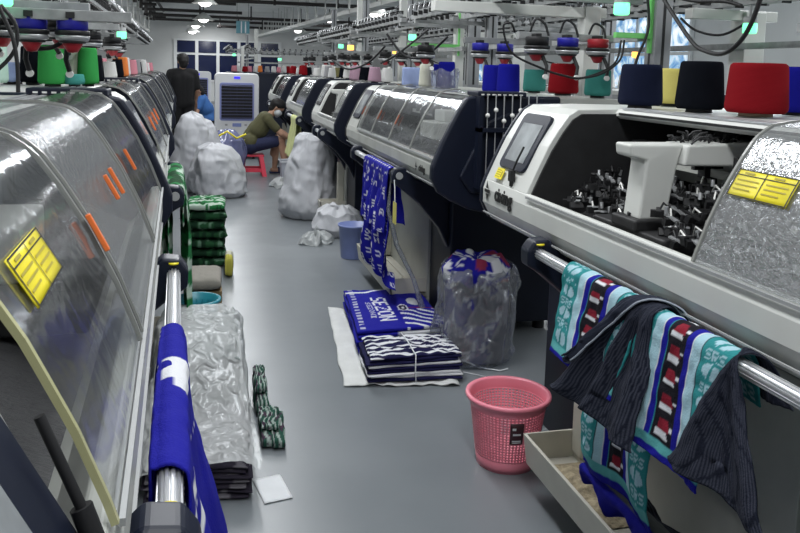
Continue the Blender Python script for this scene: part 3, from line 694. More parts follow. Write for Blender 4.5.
# ------------------------------------------------------------------ yarn cones
YC = {'navy': (.010, .013, .030), 'yellow': (.50, .44, .13), 'black': (.005, .006, .009), 'red': (.19, .008, .012), 'royal blue': (.010, .011, .22), 'pale blue': (.30, .37, .60),
      'cream': (.62, .62, .52), 'teal': (.05, .23, .20), 'green': (.035, .25, .06), 'mint': (.42, .58, .50), 'white': (.52, .52, .51), 'pink': (.5, .2, .24), 'grey': (.25, .25, .26), 'mauve': (.34, .22, .28),
      'olive': (.14, .13, .06), 'orange': (.6, .18, .05)}
YM = {k: yarn(k.replace(' ', '_')+'_yarn', c) for k, c in YC.items()}
M['card'] = mat('cardboard_tube', (.30, .24, .17), .8); M['blacktube'] = mat('black_tube', (.02, .02, .02), .6)
def cone(col, x, y, rb, rt, h, label, group=None, tube='blacktube', z=1.387, seg=28):
    r = thing('yarn_cone', label, 'yarn cone', (x, y, z), 0, group)
    b = .012
    pr = [(0, b), (rb*.90, b), (rb*.99, b+.010), (rb, b+.022), (rt+(rb-rt)*.1, b+h-.018), (rt*.985, b+h-.006), (rt*.9, b+h), (0, b+h)]
    MB().lathe(pr, n=seg).build('yarn_winding', YM[col], r)
    MB().lathe([(0, 0), (rb*.55, 0), (rb*.52, b+.002), (0, b+.002)], n=seg).build('tube', tube, r)
    return r
G = 'yarn cones on the near right machine'
cone('navy', 1.57, 2.61, .080, .072, .148, 'navy yarn cone on the near right machine, leftmost of its row', G)
cone('yellow', 1.87, 2.86, .085, .070, .140, 'pale yellow yarn cone between the navy and the black cone', G)
cone('black', 1.645, 2.36, .080, .069, .160, 'black yarn cone between the yellow and the big red cone', G)
cone('red', 1.70, 2.145, .094, .085, .155, 'big red yarn cone on the near right machine', G, 'card')
cone('royal blue', 1.955, 2.26, .085, .080, .150, 'royal blue yarn cone behind the big red cone at right edge', G)
G = 'yarn cones on the second right machine'
cone('pale blue', 1.43, 5.36, .066, .064, .125, 'pale blue yarn cone on the second right machine beside a cream one', G)
cone('cream', 1.476, 5.12, .056, .048, .150, 'cream yarn cone between the pale blue and the bagged blue cone', G)
cone('royal blue', 1.53, 4.86, .060, .052, .165, 'royal blue yarn cone standing in a clear plastic bag', G)
cone('royal blue', 1.53, 5.03, .048, .044, .15, 'royal blue yarn cone half hidden behind the bagged one', G)
cone('royal blue', 1.545, 4.06, .060, .055, .145, 'royal blue yarn cone, left of the pair by the dark guide plate', G)
cone('royal blue', 1.552, 3.86, .060, .055, .150, 'royal blue yarn cone, right of the pair by the dark guide plate', G)
cone('red', 1.97, 4.08, .085, .075, .165, 'dark red yarn cone left of the white post', G)
cone('teal', 1.98, 4.5, .07, .065, .13, 'teal yarn cone half hidden behind the dark red cone', G)
cone('teal', 2.0, 3.74, .068, .064, .135, 'teal yarn cone right of the white post, near the navy cone', G)
bag = MB()
bag.grid(lambda u, v: (1.52+(.085+.012*math.sin(9*u*2*PI)*v)*math.cos(2*PI*u), 4.86+(.085+.012*math.sin(7*u*2*PI)*v)*math.sin(2*PI*u), 1.388+.125*v+.012*math.sin(5*2*PI*u)*v), 48, 8)
tag(bag.build('clear_bag', 'bagfilm'), 'clear plastic bag open around a royal blue yarn cone', 'plastic bag')
G = 'yarn cones behind the near left machine'
cone('black', -.755, 4.0, .055, .048, .165, 'black yarn cone left of the two green ones', G)
cone('green', -.635, 3.8, .062, .056, .168, 'bright green yarn cone with cream cone on its right', G)
cone('cream', -.565, 3.95, .046, .038, .155, 'cream yarn cone between two green ones', G)
cone('green', -.50, 3.90, .048, .040, .165, 'bright green yarn cone right of the cream cone', G)
cone('teal', -.545, 3.80, .045, .042, .045, 'low dark teal yarn cone in front of the cream one', G)
cone('mint', -.90, 3.8, .085, .080, .17, 'pale mint yarn cone cut by the left edge', G)
cone('pale blue', -.85, 4.05, .075, .06, .09, 'pale blue yarn cone behind the mint cone', G)
cone('teal', -.76, 4.1, .05, .045, .17, 'dark teal yarn cone behind the black one', G)
rnd = random.Random(11)
def row(xs, y0, y1, n, cols, where, z=1.387):
    for i in range(n):
        c = cols[i % len(cols)]; x = xs[i % len(xs)]+rnd.uniform(-.03, .03); y = y0+(y1-y0)*(i+.5)/n
        h = rnd.uniform(.10, .145); rb = rnd.uniform(.045, .06)
        cone(c, x, y, rb, rb*.78, h, '%s yarn cone standing %s' % (c, where), '%s yarn cones %s' % (c, where), z=z, seg=16)
row([1.45, 1.6], 6.55, 7.9, 8, ['mauve', 'white', 'black', 'white', 'mauve', 'grey'], 'on the third right machine')
row([1.45, 1.65], 8.7, 10.5, 9, ['white', 'white', 'grey', 'black', 'white', 'olive'], 'on the fourth right machine')
row([1.45, 1.6], 11.2, 13.3, 10, ['red', 'white', 'red', 'black', 'white', 'grey'], 'on the fifth right machine')
row([.62+.11*i for i in range(15)], 15.6, 16.2, 15, ['pink', 'white', 'red', 'pink', 'white', 'orange', 'grey', 'white'], 'on the dark bench behind the air cooler', 1.381)
row([-.55, -.75], 4.15, 4.95, 6, ['white', 'grey', 'black', 'white'], 'on the second left machine')
row([-.58, -.8], 5.4, 7.1, 8, ['white', 'pink', 'black', 'pink', 'orange', 'white'], 'on the third left machine')
row([-.62, -.85], 7.5, 9.2, 9, ['pink', 'white', 'grey', 'orange', 'black'], 'on the fourth left machine')
row([-.68, -.9], 9.7, 11.4, 8, ['white', 'orange', 'pink', 'grey'], 'on the fifth left machine')
row([3.5, 3.75], 5.4, 7.4, 10, ['white', 'teal', 'grey', 'black', 'white'], 'in the back row behind the right machines')
# a bench carrying the cones behind the cooler
b = thing('yarn_bench', 'long dark bench carrying pink, red and white cones behind the air cooler', 'bench', (1.4, 16.0, 0))
MB().box(-.9, .9, -.5, .5, 1.34, 1.379).build('bench_top', 'navy', b)
MB().box(-.88, .88, -.48, -.44, .0, 1.34).box(-.88, .88, .44, .48, .0, 1.34).box(-.88, -.84, -.44, .44, 0, 1.34).box(.84, .88, -.44, .44, 0, 1.34).build('bench_frame', 'navy', b)
st_ = stand('yarn stand crossing the hall behind the air cooler', 2.4, (.75, 17.72, 0), -PI/2, [(.1, .06, 'white', 2.05), (2.3, .06, 'white', 2.05)], nt=18, lamp=(.6, .9, 1.82, 'lgreen'))
st_.scale = (1, 1, .93)

# ------------------------------------------------------------------ overhead
def tray_up(label, x, z, y0, y1, n, w=.14):
    r = thing('cable_tray', label, 'cable tray', (x, y0, z))
    L = y1-y0
    mb = MB().box(-w/2, w/2, 0, L, -.01, 0).box(-w/2, -w/2+.01, 0, L, 0, .07).box(w/2-.01, w/2, 0, L, 0, .07)
    mb.build('tray_channel', 'white', r)
    for i in range(n):
        y = .4+(L-.8)*i/(n-1)
        MB().cyl((-w/2, y, .0), (-w/2, y, ZC-z), .014, n=8).cyl((w/2, y, .0), (w/2, y, ZC-z), .014, n=8).box(-w/2, w/2, y-.015, y+.015, -.025, -.008).build('hanger_rod', 'white', r)
    return r
tr_ = tray_up('white cable tray hung on rods, running diagonally to the far windows', 3.25, 2.6, 10.5, 31.0, 18, .26); tr_.rotation_euler = (0, 0, .0545)
tray_up('white cable tray hung on rods above the left row', -1.7, 2.55, 4, 28, 16)
M['pipe'] = mat('dark_pipe', (.035, .03, .028), .5)
M['bulb'] = mat('lit_lamp', (1, 1, 1), .4, emit=(1, .98, .94), estr=9.)
for i, (yy, z, xa, xb) in enumerate(((15.5, 3.05, -1.2, 8.3), (19, 3.0, -1.4, 6.), (21, 3.08, -1.5, .9), (24, 3.05, -1.6, 1.2), (24.6, 2.94, -1.6, 8.), (28.5, 3.02, -1.8, 8.), (29.5, 2.9, .6, 8.))):
    p = thing('ceiling_pipe', 'dark pipe crossing under the ceiling, %s counting from the camera' % ['first', 'second', 'third', 'fourth', 'fifth', 'sixth', 'seventh'][i], 'pipe', (0, yy, z), 0, 'pipes under the ceiling')
    MB().cyl((xa, 0, 0), (xb, 0, 0), .045, n=10).build('pipe_run', 'pipe', p)
    k = 0; x = xa+.1
    while x < xb:
        MB().cyl((x, 0, 0), (x, 0, ZC-z), .022, n=8).cyl((x-.03, 0, -.0), (x+.03, 0, 0), .062, n=10).build('pipe_hanger', 'pipe', p); x += 1.5
r = thing('pipe_manifold', 'dark pipe riser with stubs under the ceiling at left', 'pipe', (-1.35, 14, 2.85))
MB().cyl((0, 0, .2), (0, 12, .2), .05, n=10).cyl((.25, 0, .3), (.25, 12, .3), .04, n=10).build('pipe_run', 'pipe', r)
for i in range(7): MB().cyl((0, .5+i*1.8, -.05), (0, .5+i*1.8, .45), .045, n=10).cyl((0, .5+i*1.8, .05), (.35, .5+i*1.8, .05), .035, n=8).build('pipe_stub', 'pipe', r)
for i, (x, y, z, rr) in enumerate(((.11, 18.7, 2.88, .30), (.10, 24., 2.80, .32), (-.14, 28.5, 2.82, .30), (-.28, 31, 2.72, .30), (3.55, 22.5, 2.86, .30), (3.5, 29.5, 2.84, .32), (3.5, 16.0, 2.62, .26))):
    lb = ['nearest pendant lamp over the aisle', 'second pendant lamp over the aisle, below a pale cone shade', 'third pendant lamp over the aisle', 'farthest pendant lamp over the aisle, by the windows', 'lit lamp under the diagonal tray, second from the right', 'small lit lamp near the end of the diagonal tray', 'brightest lamp beside the diagonal tray at right'][i]
    l = thing('pendant_lamp', lb, 'lamp', (x, y, z), 0, 'pendant lamps under the ceiling')
    MB().lathe([(.04, .22), (.06, .2), (rr*.55, .12), (rr*.9, .02), (rr, 0), (rr*.97, 0), (rr*.5, .11), (.03, .19)]).build('lamp_shade', 'white', l)
    MB().lathe([(0, -.07), (.09, -.05), (.14, 0), (.10, .06), (0, .1)], n=16).build('lamp_bulb', 'bulb', l)
    MB().cyl((0, 0, .2), (0, 0, ZC-z), .012, n=8).build('lamp_cord', 'dark', l)
f = thing('hanging_fan', 'dark caged fan hanging high in front of the right wall', 'fan', (3.45, 14, 2.56))
MB().cyl((0, .0, .0), (0, .0, ZC-2.56), .02, n=8).cyl((0, -.1, 0), (0, .12, 0), .06, n=14).build('fan_motor', 'pipe', f)
mb = MB()
for rr in (.08, .16, .24):
    mb.tube([(rr*math.cos(t), -.12, rr*math.sin(t)) for t in [2*PI*i/24 for i in range(25)]], .006, 5)
for i in range(12): mb.tube([(.05*math.cos(i*PI/6), -.13, .05*math.sin(i*PI/6)), (.24*math.cos(i*PI/6), -.12, .24*math.sin(i*PI/6)), (.24*math.cos(i*PI/6), 0, .24*math.sin(i*PI/6))], .004, 5)
mb.build('fan_cage', 'pipe', f)
for i in range(3):
    T = Matrix.Rotation(i*2*PI/3, 4, 'Y') @ Matrix.Translation((.12, -.06, 0)) @ Matrix.Rotation(.5, 4, 'X'); MB().box(-.08, .09, -.004, .004, -.05, .05, T=T).build('fan_blade', 'grey', f)
M['tealsign'] = mat('teal_board', (.10, .27, .33), .6)
s = thing('hanging_sign', 'small teal striped board hanging over the aisle', 'sign', (1.02, 20, 2.3))
MB().box(-.16, .16, -.012, .012, 0, .30).build('board', 'tealsign', s)
MB().box(-.05, -.02, -.016, .016, .01, .29).box(.05, .08, -.016, .016, .01, .29).build('stripe', 'paper', s)
MB().cyl((-.14, 0, .30), (-.14, 0, 1.0), .005, n=6).cyl((.14, 0, .30), (.14, 0, 1.0), .005, n=6).build('string', 'dark', s)

# ------------------------------------------------------------------ cloth and sacks
FONT = {'S': '01111 10000 10000 01110 00001 00001 11110', 'E': '11111 10000 10000 11110 10000 10000 11111', 'Z': '11111 00001 00010 00100 01000 10000 11111',
        'O': '01110 10001 10001 10001 10001 10001 01110', 'N': '10001 11001 11001 10101 10011 10011 10001', 'G': '01110 10001 10000 10111 10001 10001 01110',
        'C': '01111 10000 10000 10000 10000 10000 01111', 'L': '10000 10000 10000 10000 10000 10000 11111', 'R': '11110 10001 10001 11110 10100 10010 10001',
        'I': '111 010 010 010 010 010 111', 'H': '10001 10001 10001 11111 10001 10001 10001', 'B': '11110 10001 10001 11110 10001 10001 11110', 'P': '11110 10001 10001 11110 10000 10000 10000'}
def glyph(ch, a, b):
    """a,b in 0..1, b upward"""
    if not (0 <= a < 1 and 0 <= b < 1): return False
    rows = FONT[ch].split(); row = rows[min(6, int((1-b)*7))]
    return row[min(len(row)-1, int(a*len(row)))] == '1'
def word(w, a, b):
    if not (0 <= a < 1): return False
    n = len(w); i = min(n-1, int(a*n)); f = a*n-i
    return glyph(w[i], (f-.06)/.86, b)
BLUE = (.012, .012, .26); WHT = (.66, .67, .70); NAVY = (.012, .012, .05); TEAL = (.03, .23, .24); LBL = (.36, .55, .62); BLK = (.012, .011, .016); RED = (.22, .015, .03); DKN = (.022, .026, .042)
GRN = (.02, .16, .05); LGR = (.22, .48, .24); DGR = (.012, .05, .02)
def crom(P, n):
    P = [Vector(p) for p in P]; ls = [0]
    for i in range(len(P)-1): ls.append(ls[-1]+(P[i+1]-P[i]).length)
    out = []
    for k in range(n+1):
        s = ls[-1]*k/n; i = 0
        while i < len(P)-2 and s > ls[i+1]: i += 1
        t = (s-ls[i])/max(1e-6, ls[i+1]-ls[i])
        p0, p1, p2_, p3_ = P[max(i-1, 0)], P[i], P[i+1], P[min(i+2, len(P)-1)]
        out.append(.5*((2*p1)+(p2_-p0)*t+(2*p0-5*p1+4*p2_-p3_)*t*t+(3*p1-p0-3*p2_+p3_)*t**3))
    return out, ls[-1]
def sheet(path, ya, yb, cfn, nu=60, nv=80, amp=.012, freq=2.5, seed=0, grip=.2, hem=.04, side=.015, rough=.004):
    """cloth swept along y over a path in x,z (first point = free front hem). ya,yb: (y at the hem, y at the far end of the path) or numbers"""
    pts, L = crom([(x, 0, z) for x, z in path], nv)
    zt = max(p.z for p in pts)
    def f(u, v):
        vv = v+hem*nz(u*3+seed, seed, 0)*(1-v) if v < .15 else v
        i = max(0, min(nv-1, int(vv*nv))); t = vv*nv-i
        p = pts[i].lerp(pts[i+1], t) if 0 <= i < nv else pts[max(0, min(nv, i))]
        d = (pts[i+1]-pts[i]).normalized(); n = Vector((d.z, 0, -d.x))
        drop = min(1, max(0, (zt-p.z-.02)/grip))
        a = ya[0]+(ya[1]-ya[0])*v if isinstance(ya, tuple) else ya; b = yb[0]+(yb[1]-yb[0])*v if isinstance(yb, tuple) else yb
        w = amp*drop*(math.sin(2*PI*freq*u+seed+2*v)+.6*nz(u*5, v*3, seed*1.7))+rough*nz(u*14, v*14, seed)
        y = a+(b-a)*u+side*drop*nz(seed, v*4, u*2)
        q = p+n*w
        return (q.x, y, q.z)
    return MB().grid(f, nu, nv, cfn=cfn)
def bar_path(X, Z, d, lf, lb, r=.027, ff=0., fb=0.):
    """front hem -> over the bar -> back hem"""
    P = [(X+d*(r+ff), Z-lf), (X+d*(r+ff*.5), Z-lf*.6), (X+d*(r+.004), Z-lf*.22)]
    P += [(X+d*r*math.cos(t), Z+r*math.sin(t)) for t in (0, .8, 1.57, 2.34, PI)]
    P += [(X-d*(r+fb*.4), Z-lb*.5), (X-d*(r+fb), Z-lb)]
    return P
def santa(u, v):
    """v 0 at the hem"""
    if v < .055: return BLUE
    if v < .11: return (.10, .36, .36)
    if .40 < u < .60:
        if u < .415 or u > .585: return BLK
        b = ((v-.11)/.125) % 1; a = (u-.42)/.16
        if .12 < b < .32 and .08 < a < .72+.1*math.sin(9*b): return WHT
        if .32 <= b < .74 and .12+.25*(b-.32) < a < .9-.5*(b-.32): return RED
        if .45 < b < .6 and a > .84: return WHT
        return BLK
    for lo, hi, c in ((.345, .40, BLUE), (.335, .345, WHT), (.60, .655, BLUE), (.655, .665, WHT), (.25, .335, LBL), (.665, .75, LBL), (.243, .25, DKN), (.75, .757, DKN)):
        if lo <= u < hi: return c
    uu = u/.243 if u < .5 else (u-.757)/.243
    b = ((v-.11)/.16+(.5 if u > .5 else 0)) % 1
    if b < .52 and .12 < uu < .86:     # pale pennant blobs
        if (uu-.5)**2/.12+(b-.27)**2/.055 < 1 and not (abs(uu-.45-.3*(b-.2)) < .05): return LBL
    elif b >= .56 and .1 < uu < .9:
        if word('SRS', (uu-.1)/.8, (b-.58)/.34): return LBL
    return TEAL
def ribbed(u, v):
    return (.040, .044, .062) if (u*38+.6*math.sin(v*9)) % 1 < .4 else (.009, .011, .020)

def cloth(mb, name, label, cat, parent=None, group=None, solid=.004):
    o = mb.build(name, 'fabric', parent, solid=solid, fix=False)
    if parent is None: tag(o, label, cat, group)
    elif label: o['label'] = label
    return o
bx1, bz1 = XR-.040, .92
s1 = thing('knitted_scarf', 'teal scarf with red hats, left one draped on the near right bar', 'scarf', (0, 0, 0), 0, 'scarves on the near right bar')
cloth(sheet(bar_path(bx1, bz1, -1, .235, .08, .031, .03, .005), (2.10, 2.08), (1.72, 1.64), santa, 120, 90, .006, 1.6, 1), 'patterned_face', None, None, s1)
cloth(sheet(bar_path(bx1, bz1, -1, .30, .06, .040, .05, .005), (1.99, 1.58), (1.58, 1.62), ribbed, 90, 60, .016, 2.4, 4, .12), 'folded_back_flap', 'dark ribbed reverse side folded outward', None, s1)
for i in range(3):
    cloth(sheet(bar_path(bx1, bz1, -1, .22-.02*i, .03, .043+.004*i, .03+.012*i, .004), (1.99-.035*i, 1.60-.02*i), (1.95-.035*i, 1.57-.02*i), lambda u, v: (.30, .33, .38) if u > .8 else DKN, 10, 50, .006, 1, 7+i, .12, rough=.003), 'rolled_edge', 'dark rolled edge with pale stitches', None, s1)
s2 = thing('knitted_scarf', 'teal scarf with red hats, right one draped on the near right bar', 'scarf', (0, 0, 0), 0, 'scarves on the near right bar')
cloth(sheet(bar_path(bx1, bz1, -1, .29, .08, .031, .02, .005), (1.69, 1.68), (1.37, 1.31), santa, 120, 100, .006, 1.5, 2), 'patterned_face', None, None, s2)
cloth(sheet(bar_path(bx1, bz1, -1, .255, .06, .038, .03, .005), (1.47, 1.24), (1.14, 1.40), ribbed, 80, 60, .012, 1.4, 9, .12), 'folded_back_flap', 'dark ribbed reverse side folded outward', None, s2)
s3 = thing('knitted_scarf', 'teal scarf with red hats trailing down from the bar into the collecting tray', 'scarf', (0, 0, 0), 0, 'scarves on the near right bar')
cloth(sheet([(1.145, .325), (1.13, .38), (1.125, .48), (1.13, .6), (1.125, .74), (1.105, .84), (1.10, .90)], (2.10, 2.02), (1.70, 1.74), santa, 110, 100, .012, 1.3, 3, .3), 'patterned_face', None, None, s3)
cloth(sheet([(1.165, .245), (1.14, .28), (1.135, .31), (1.18, .315), (1.24, .27), (1.30, .20), (1.31, .17)], (2.11, 2.06), (1.70, 1.62), lambda u, v: BLUE if v < .3 else (.10, .11, .11) if v < .5 else ribbed(u, v), 60, 40, .022, 2.2, 6, .05), 'crumpled_end', 'crumpled end lying in the tray', None, s3)
# yarn waste lying in the tray
M['waste'] = mat('yarn_waste', (.36, .30, .20), .9, var=.4, vscale=40, bump=1, bscale=60)
tag(MB().grid(lambda u, v: (1.15+.19*u, 2.02+.40*v, .138+max(0, math.sin(PI*u)*math.sin(PI*v))*(.035+.03*nz(u*5, v*7, 1))), 16, 24).build('lint_heap', 'waste', fix=False), 'beige heap of lint in the near right tray', 'lint', kind='stuff')

# royal blue cloth on the near left bar
lx, lz = .040, .92      # in the left row's own slanted frame
LF = dict(loc=(-.053, 0, 0), rz=LA)
def shield(u, v):
    # one white pointed block and a dashed line on royal blue
    if .46 < u < .66 and .43-(u-.46)*.35 < v < .62+(.03 if u > .52 else -.05): return WHT
    if abs(v-.36) < .010 and int(u*60) % 3 == 0: return WHT
    return BLUE
def shield2(u, v):
    a, b = (u-.18)/.46, (v-.20)/.20
    if .50 < u < .76 and .50-(u-.50)*.05 < v < .565+(.004 if u > .58 else -.02): return WHT
    if glyph('G', 1-a, b): return WHT
    if abs(v-.36) < .006 and int(u*60) % 3 == 0: return WHT
    return BLUE
s = thing('blue_cloth', 'royal blue knitted cloth wrapped around the near left bar', 'cloth', **LF)
cloth(sheet(bar_path(lx, lz, 1, .10, .30, .0235, .0, -.005), 1.14, 1.72, shield, 120, 90, .003, 1.3, 1.5, .1, rough=.002), 'wrapped_turn', None, None, s)
cloth(sheet(bar_path(lx, lz, 1, .42, .34, .027, .07, -.008), (1.0, 1.16), (1.62, 1.66), shield2, 110, 120, .012, 1.8, 3.5, .3), 'hanging_end', None, None, s)
# blue scarves on the second right bar
def bluep(u, v):
    a, b = u*9, v*16
    if v > .48: return WHT if (int(u*26) % 2 and int(v*60) % 2 and .5 < v < .68) else BLUE
    fa, fb = a % 1, b % 1; h = (int(a)*7+int(b)*13) % 5
    if h < 3 and .2 < fa < .75 and .15 < fb < .85:
        return WHT if glyph('SCGNE'[(int(a)+int(b)) % 5], (fa-.2)/.55, (fb-.15)/.7) else BLUE
    return BLUE
s = thing('blue_scarf', 'royal blue scarf with white figures hanging on the second right bar', 'scarf', (0, 0, 0))
cloth(sheet(bar_path(bx1, bz1, -1, .36, .3, .030, .02, .02), (4.40, 4.30), (5.06, 5.0), bluep, 100, 90, .018, 3, 2.2), 'upper_fold', None, None, s)
cloth(sheet([(1.10, .27), (1.045, .30), (1.035, .45), (1.045, .62), (1.05, .76), (1.06, .86)], (4.30, 4.45), (5.0, 4.92), bluep, 90, 80, .035, 2.3, 5.1, .2), 'lower_end', None, None, s)
t = thing('yellow_tag', 'yellow tag hanging beside the blue scarf on the second bar', 'tag', (1.04, 4.17, .66))
MB().box(-.002, .002, -.035, .035, 0, .12).build('card', mat('pale_yellow_card', (.55, .50, .12), .6), t); MB().tube([(0, 0, .12), (.0, .01, .2), (.005, .06, .27)], .003, 5).build('string', 'paper', t)
tag(MB().tube([(1.06, 4.36, .88), (1.05, 4.36, .7), (1.1, 4.34, .5), (1.2, 4.31, .3), (1.25, 4.28, .13)], [.004, .012, .015, .012, .02], 8).build('plastic_strip', 'bagfilm'), 'clear plastic strip hanging from the second right bar', 'plastic')
# pale yellow cloth on the fourth right bar, green cloth on the second left bar
tag(sheet(bar_path(bx1, bz1, -1, .42, .3, .03, .06, 0), 8.86, 9.36, lambda u, v: (.50, .53, .26), 40, 50, .02, 2, 1).build('yellow_cloth', 'fabric', solid=.004, fix=False), 'pale yellow cloth hanging on the bar in front of the seated person', 'cloth')
def camo(u, v):
    n_ = nz(u*5, v*9, 3)+.3*nz(u*20, v*25, 1)
    if (v*9+.15*math.sin(u*9)) % 1 < .42: return (.42, .52, .44) if n_ > -.15 else GRN
    return GRN if n_ > -.1 else DGR
s = thing('green_cloth', 'green and white knitted cloth wrapped along the second left bar', 'cloth', **LF)
cloth(sheet(bar_path(lx, lz, 1, .14, .3, .034, 0, 0), 3.60, 4.55, camo, 90, 60, .006, 3, 3), 'wrapped_turn', None, None, s)
cloth(sheet(bar_path(lx, lz, 1, .60, .34, .040, .02, 0), (3.7, 3.7), (4.5, 4.5), camo, 90, 90, .02, 4, 6), 'hanging_end', None, None, s)

# ------------------------------------------------------------------ folded goods
def pillow(corners, z0, h, cfn, seed=0, nu=48, nv=48, p=7, wob=.006, wr=.004, sidec=None, slope=0.):
    A, B, Cc, D = [Vector((*c, 0)) for c in corners]
    mb = MB()
    def prm(t): return .5-.5*math.cos(PI*t)
    for sgn in (1, -1):
        def f(u, v):
            uu, vv = prm(u), prm(v)
            q = A.lerp(B, uu).lerp(D.lerp(Cc, uu), vv)
            e = (max(0, 1-abs(2*uu-1)**p)**(1/p))*(max(0, 1-abs(2*vv-1)**p)**(1/p))
            w = wob*nz(uu*3+seed, vv*3, seed*2.3)
            z = z0+h/2+sgn*h/2*e*(1+(.0 if sgn < 0 else 1)*0)+(wr*nz(uu*10, vv*10, seed+5)*e if sgn > 0 else 0)+slope*vv
            o_ = .010*nz(uu*4, vv*4, seed+9)
            return (q.x+o_, q.y+o_*.7+w, z)
        mb.grid(f, nu, nv, cfn=(lambda u, v: cfn(prm(u), prm(v))) if sgn > 0 or sidec is None else (lambda u, v: sidec))
    return mb
# white sheet on the floor
A, B, Cc, D = Vector((.66, 3.55, 0)), Vector((1.21, 3.46, 0)), Vector((1.36, 4.40, 0)), Vector((.78, 4.80, 0))
def wsf(u, v):
    uu = u+.02*nz(v*6, 1, 0)*(1 if u < .5 else -1); vv = v+.02*nz(u*6, 2, 0)
    q = A.lerp(B, uu).lerp(D.lerp(Cc, uu), vv); ed = 1-min(u, 1-u, v, 1-v)*2
    return (q.x, q.y, .006+.012*abs(nz(u*6, v*6, 4))+.014*max(0, nz(u*9, v*9, 2))*ed)
tag(MB().grid(wsf, 50, 60).build('white_sheet', mat('white_woven_sheet', (.60, .61, .60), .7, var=.07, vscale=9, bump=.6, bscale=25), solid=.004, fix=False), 'white woven sheet spread on the floor under the folded scarves', 'sheet')
def sezon(u, v):
    # banner text reads along v, from the far side to the near one
    a = (v-.16)/.60; b = (u-.28)/.20
    if 0 <= a < 1 and 0 <= b < 1 and word('SEZON', 1-a, b): return WHT
    a2 = (v-.24)/.40; b2 = (u-.20)/.055
    if 0 <= a2 < 1 and 0 <= b2 < 1 and word('SEZONI', 1-a2, b2): return (.40, .41, .52)
    d = math.hypot((u-.62)/1., (v-.46)/1.4)
    if .045 < d < .060: return WHT
    if d < .045: return NAVY if d > .015 else WHT
    if .050 < v-.10*math.sin(u*5) < .085 and u < .55: return BLUE
    e = v-.93+.06*math.sin(u*6+1)
    if 0 < e < .035 and u < .6: return WHT
    if ((u-.80)/.09)**2+((v-.62)/.11)**2 < 1 and u < .84: return WHT
    if v < .42 and u > .55:
        k = (v*9+u*3+.4*math.sin(u*8)) % 1
        if k < .35: return WHT
    if u > .60 and .43 < v < .455: return RED
    if u < .13 and (int(v*30) % 2) and .04 < u < .10: return (.40, .41, .50)
    return BLUE
for i in range(5):
    j = .012*math.sin(i*2.3)
    cs = [(.80+j, 3.90+.01*i), (1.30+j, 3.97), (1.33+j*.5, 4.66), (.87-j, 4.72)]
    o = pillow(cs, .018+.024*i, .026, sezon if i == 4 else (lambda u, v, i=i: (WHT if i % 2 and v < .25 and u > .45 else BLUE)), i*3.1, 110 if i == 4 else 40, 110 if i == 4 else 40)
    cloth(o, 'folded_scarf', 'royal blue folded scarf with white lettering, top of the pile on the white sheet' if i == 4 else 'royal blue folded scarf inside the blue pile on the white sheet, under the lettered one', 'folded scarf', None, 'folded blue scarves on the white sheet', 0)
def zig(i):
    def f(u, v):
        k = (v*6.5+.35*math.sin(u*6+v*3)+u*1.3) if i == 8 else (v*6+.4*math.sin(u*7+i))
        c = WHT if (k % 1) < .45 else NAVY
        if i < 8 and (v < .06 or u < .05 or u > .95): c = (WHT if i in (1, 2, 5) else NAVY)
        return c
    return f
for i in range(9):
    j = .012*math.sin(i*1.9)
    cs = [(.775+j, 3.53+.006*math.sin(i*3)), (1.235+j, 3.50+.006*i), (1.25-j, 3.82), (.80+j, 3.85)]
    cloth(pillow(cs, .018+.0135*i, .0165, zig(i), i*2.7+1, 90 if i == 8 else 44, 80 if i == 8 else 40, wr=.016 if i == 8 else .004, p=4.5 if i == 8 else 6, wob=.014), 'folded_knit',
          'navy and white zigzag knit panel, top of the tied pile before the blue scarves' if i == 8 else 'navy and white folded knit panel inside the tied pile before the blue scarves', 'folded knit', None, 'navy and white folded panels on the white sheet', 0)
tag(MB().tube([(1.00, 3.495, .02), (.995, 3.492, .08), (1.0, 3.51, .150), (1.005, 3.68, .158), (1.01, 3.84, .150), (1.01, 3.865, .06)], .003, 6).build('tie_string', 'paper'), 'white string tied around the navy and white pile', 'string')
tag(MB().tube([(1.245, 3.75, .10), (1.30, 3.74, .03), (1.38, 3.66, .006), (1.47, 3.60, .006), (1.52, 3.62, .006)], .004, 6).tube([(1.28, 3.62, .006), (1.36, 3.55, .006), (1.40, 3.50, .006), (1.36, 3.47, .006)], .002, 5).build('loose_cord', 'paper'), 'pale cord lying on the floor by the clear bag', 'cord')

def lump(prof, c, rx, ry, seed, amp=.1, n=56, m=36, cfn=None, lean=(0, 0), pleat=.0, fine=1., T=None):
    tot = len(prof)-1
    def f(u, v):
        k = min(tot-1, int(v*tot)); t = v*tot-k; t = t*t*(3-2*t)*.5+t*.5
        r = prof[k][0]+(prof[k+1][0]-prof[k][0])*t; z = prof[k][1]+(prof[k+1][1]-prof[k][1])*t
        a = 2*PI*u; ca, sa = math.cos(a), math.sin(a)
        w = amp*1.5*nz(ca*1.3+seed, sa*1.3, z*3)+amp*.45*fine*(abs(nz(ca*2.5, sa*2.5+seed, z*5))-.25)-amp*.7*fine*max(0, .22-abs(nz(ca*4+z*3, sa*4-seed, z*6)))*2+amp*.15*fine*nz(ca*8, sa*8, z*14+seed)
        w += pleat*v*math.sin(11*a+seed)
        rr = r*(1+w)
        zz = max(.003, z+amp*.25*nz(ca*2, sa*2+3, z*4+seed)*(1 if 0 < v < 1 else 0))
        return (c[0]+rx*rr*ca+lean[0]*z, c[1]+ry*rr*sa+lean[1]*z, c[2]+zz)
    return MB().grid(f, n, m, cfn=cfn)
SK = [(0, 0), (.8, .0), (1.0, .12), (1.02, .35), (.95, .6), (.8, .8), (.5, .94), (.0, 1.0)]
def scaled(P, h): return [(r, z*h) for r, z in P]
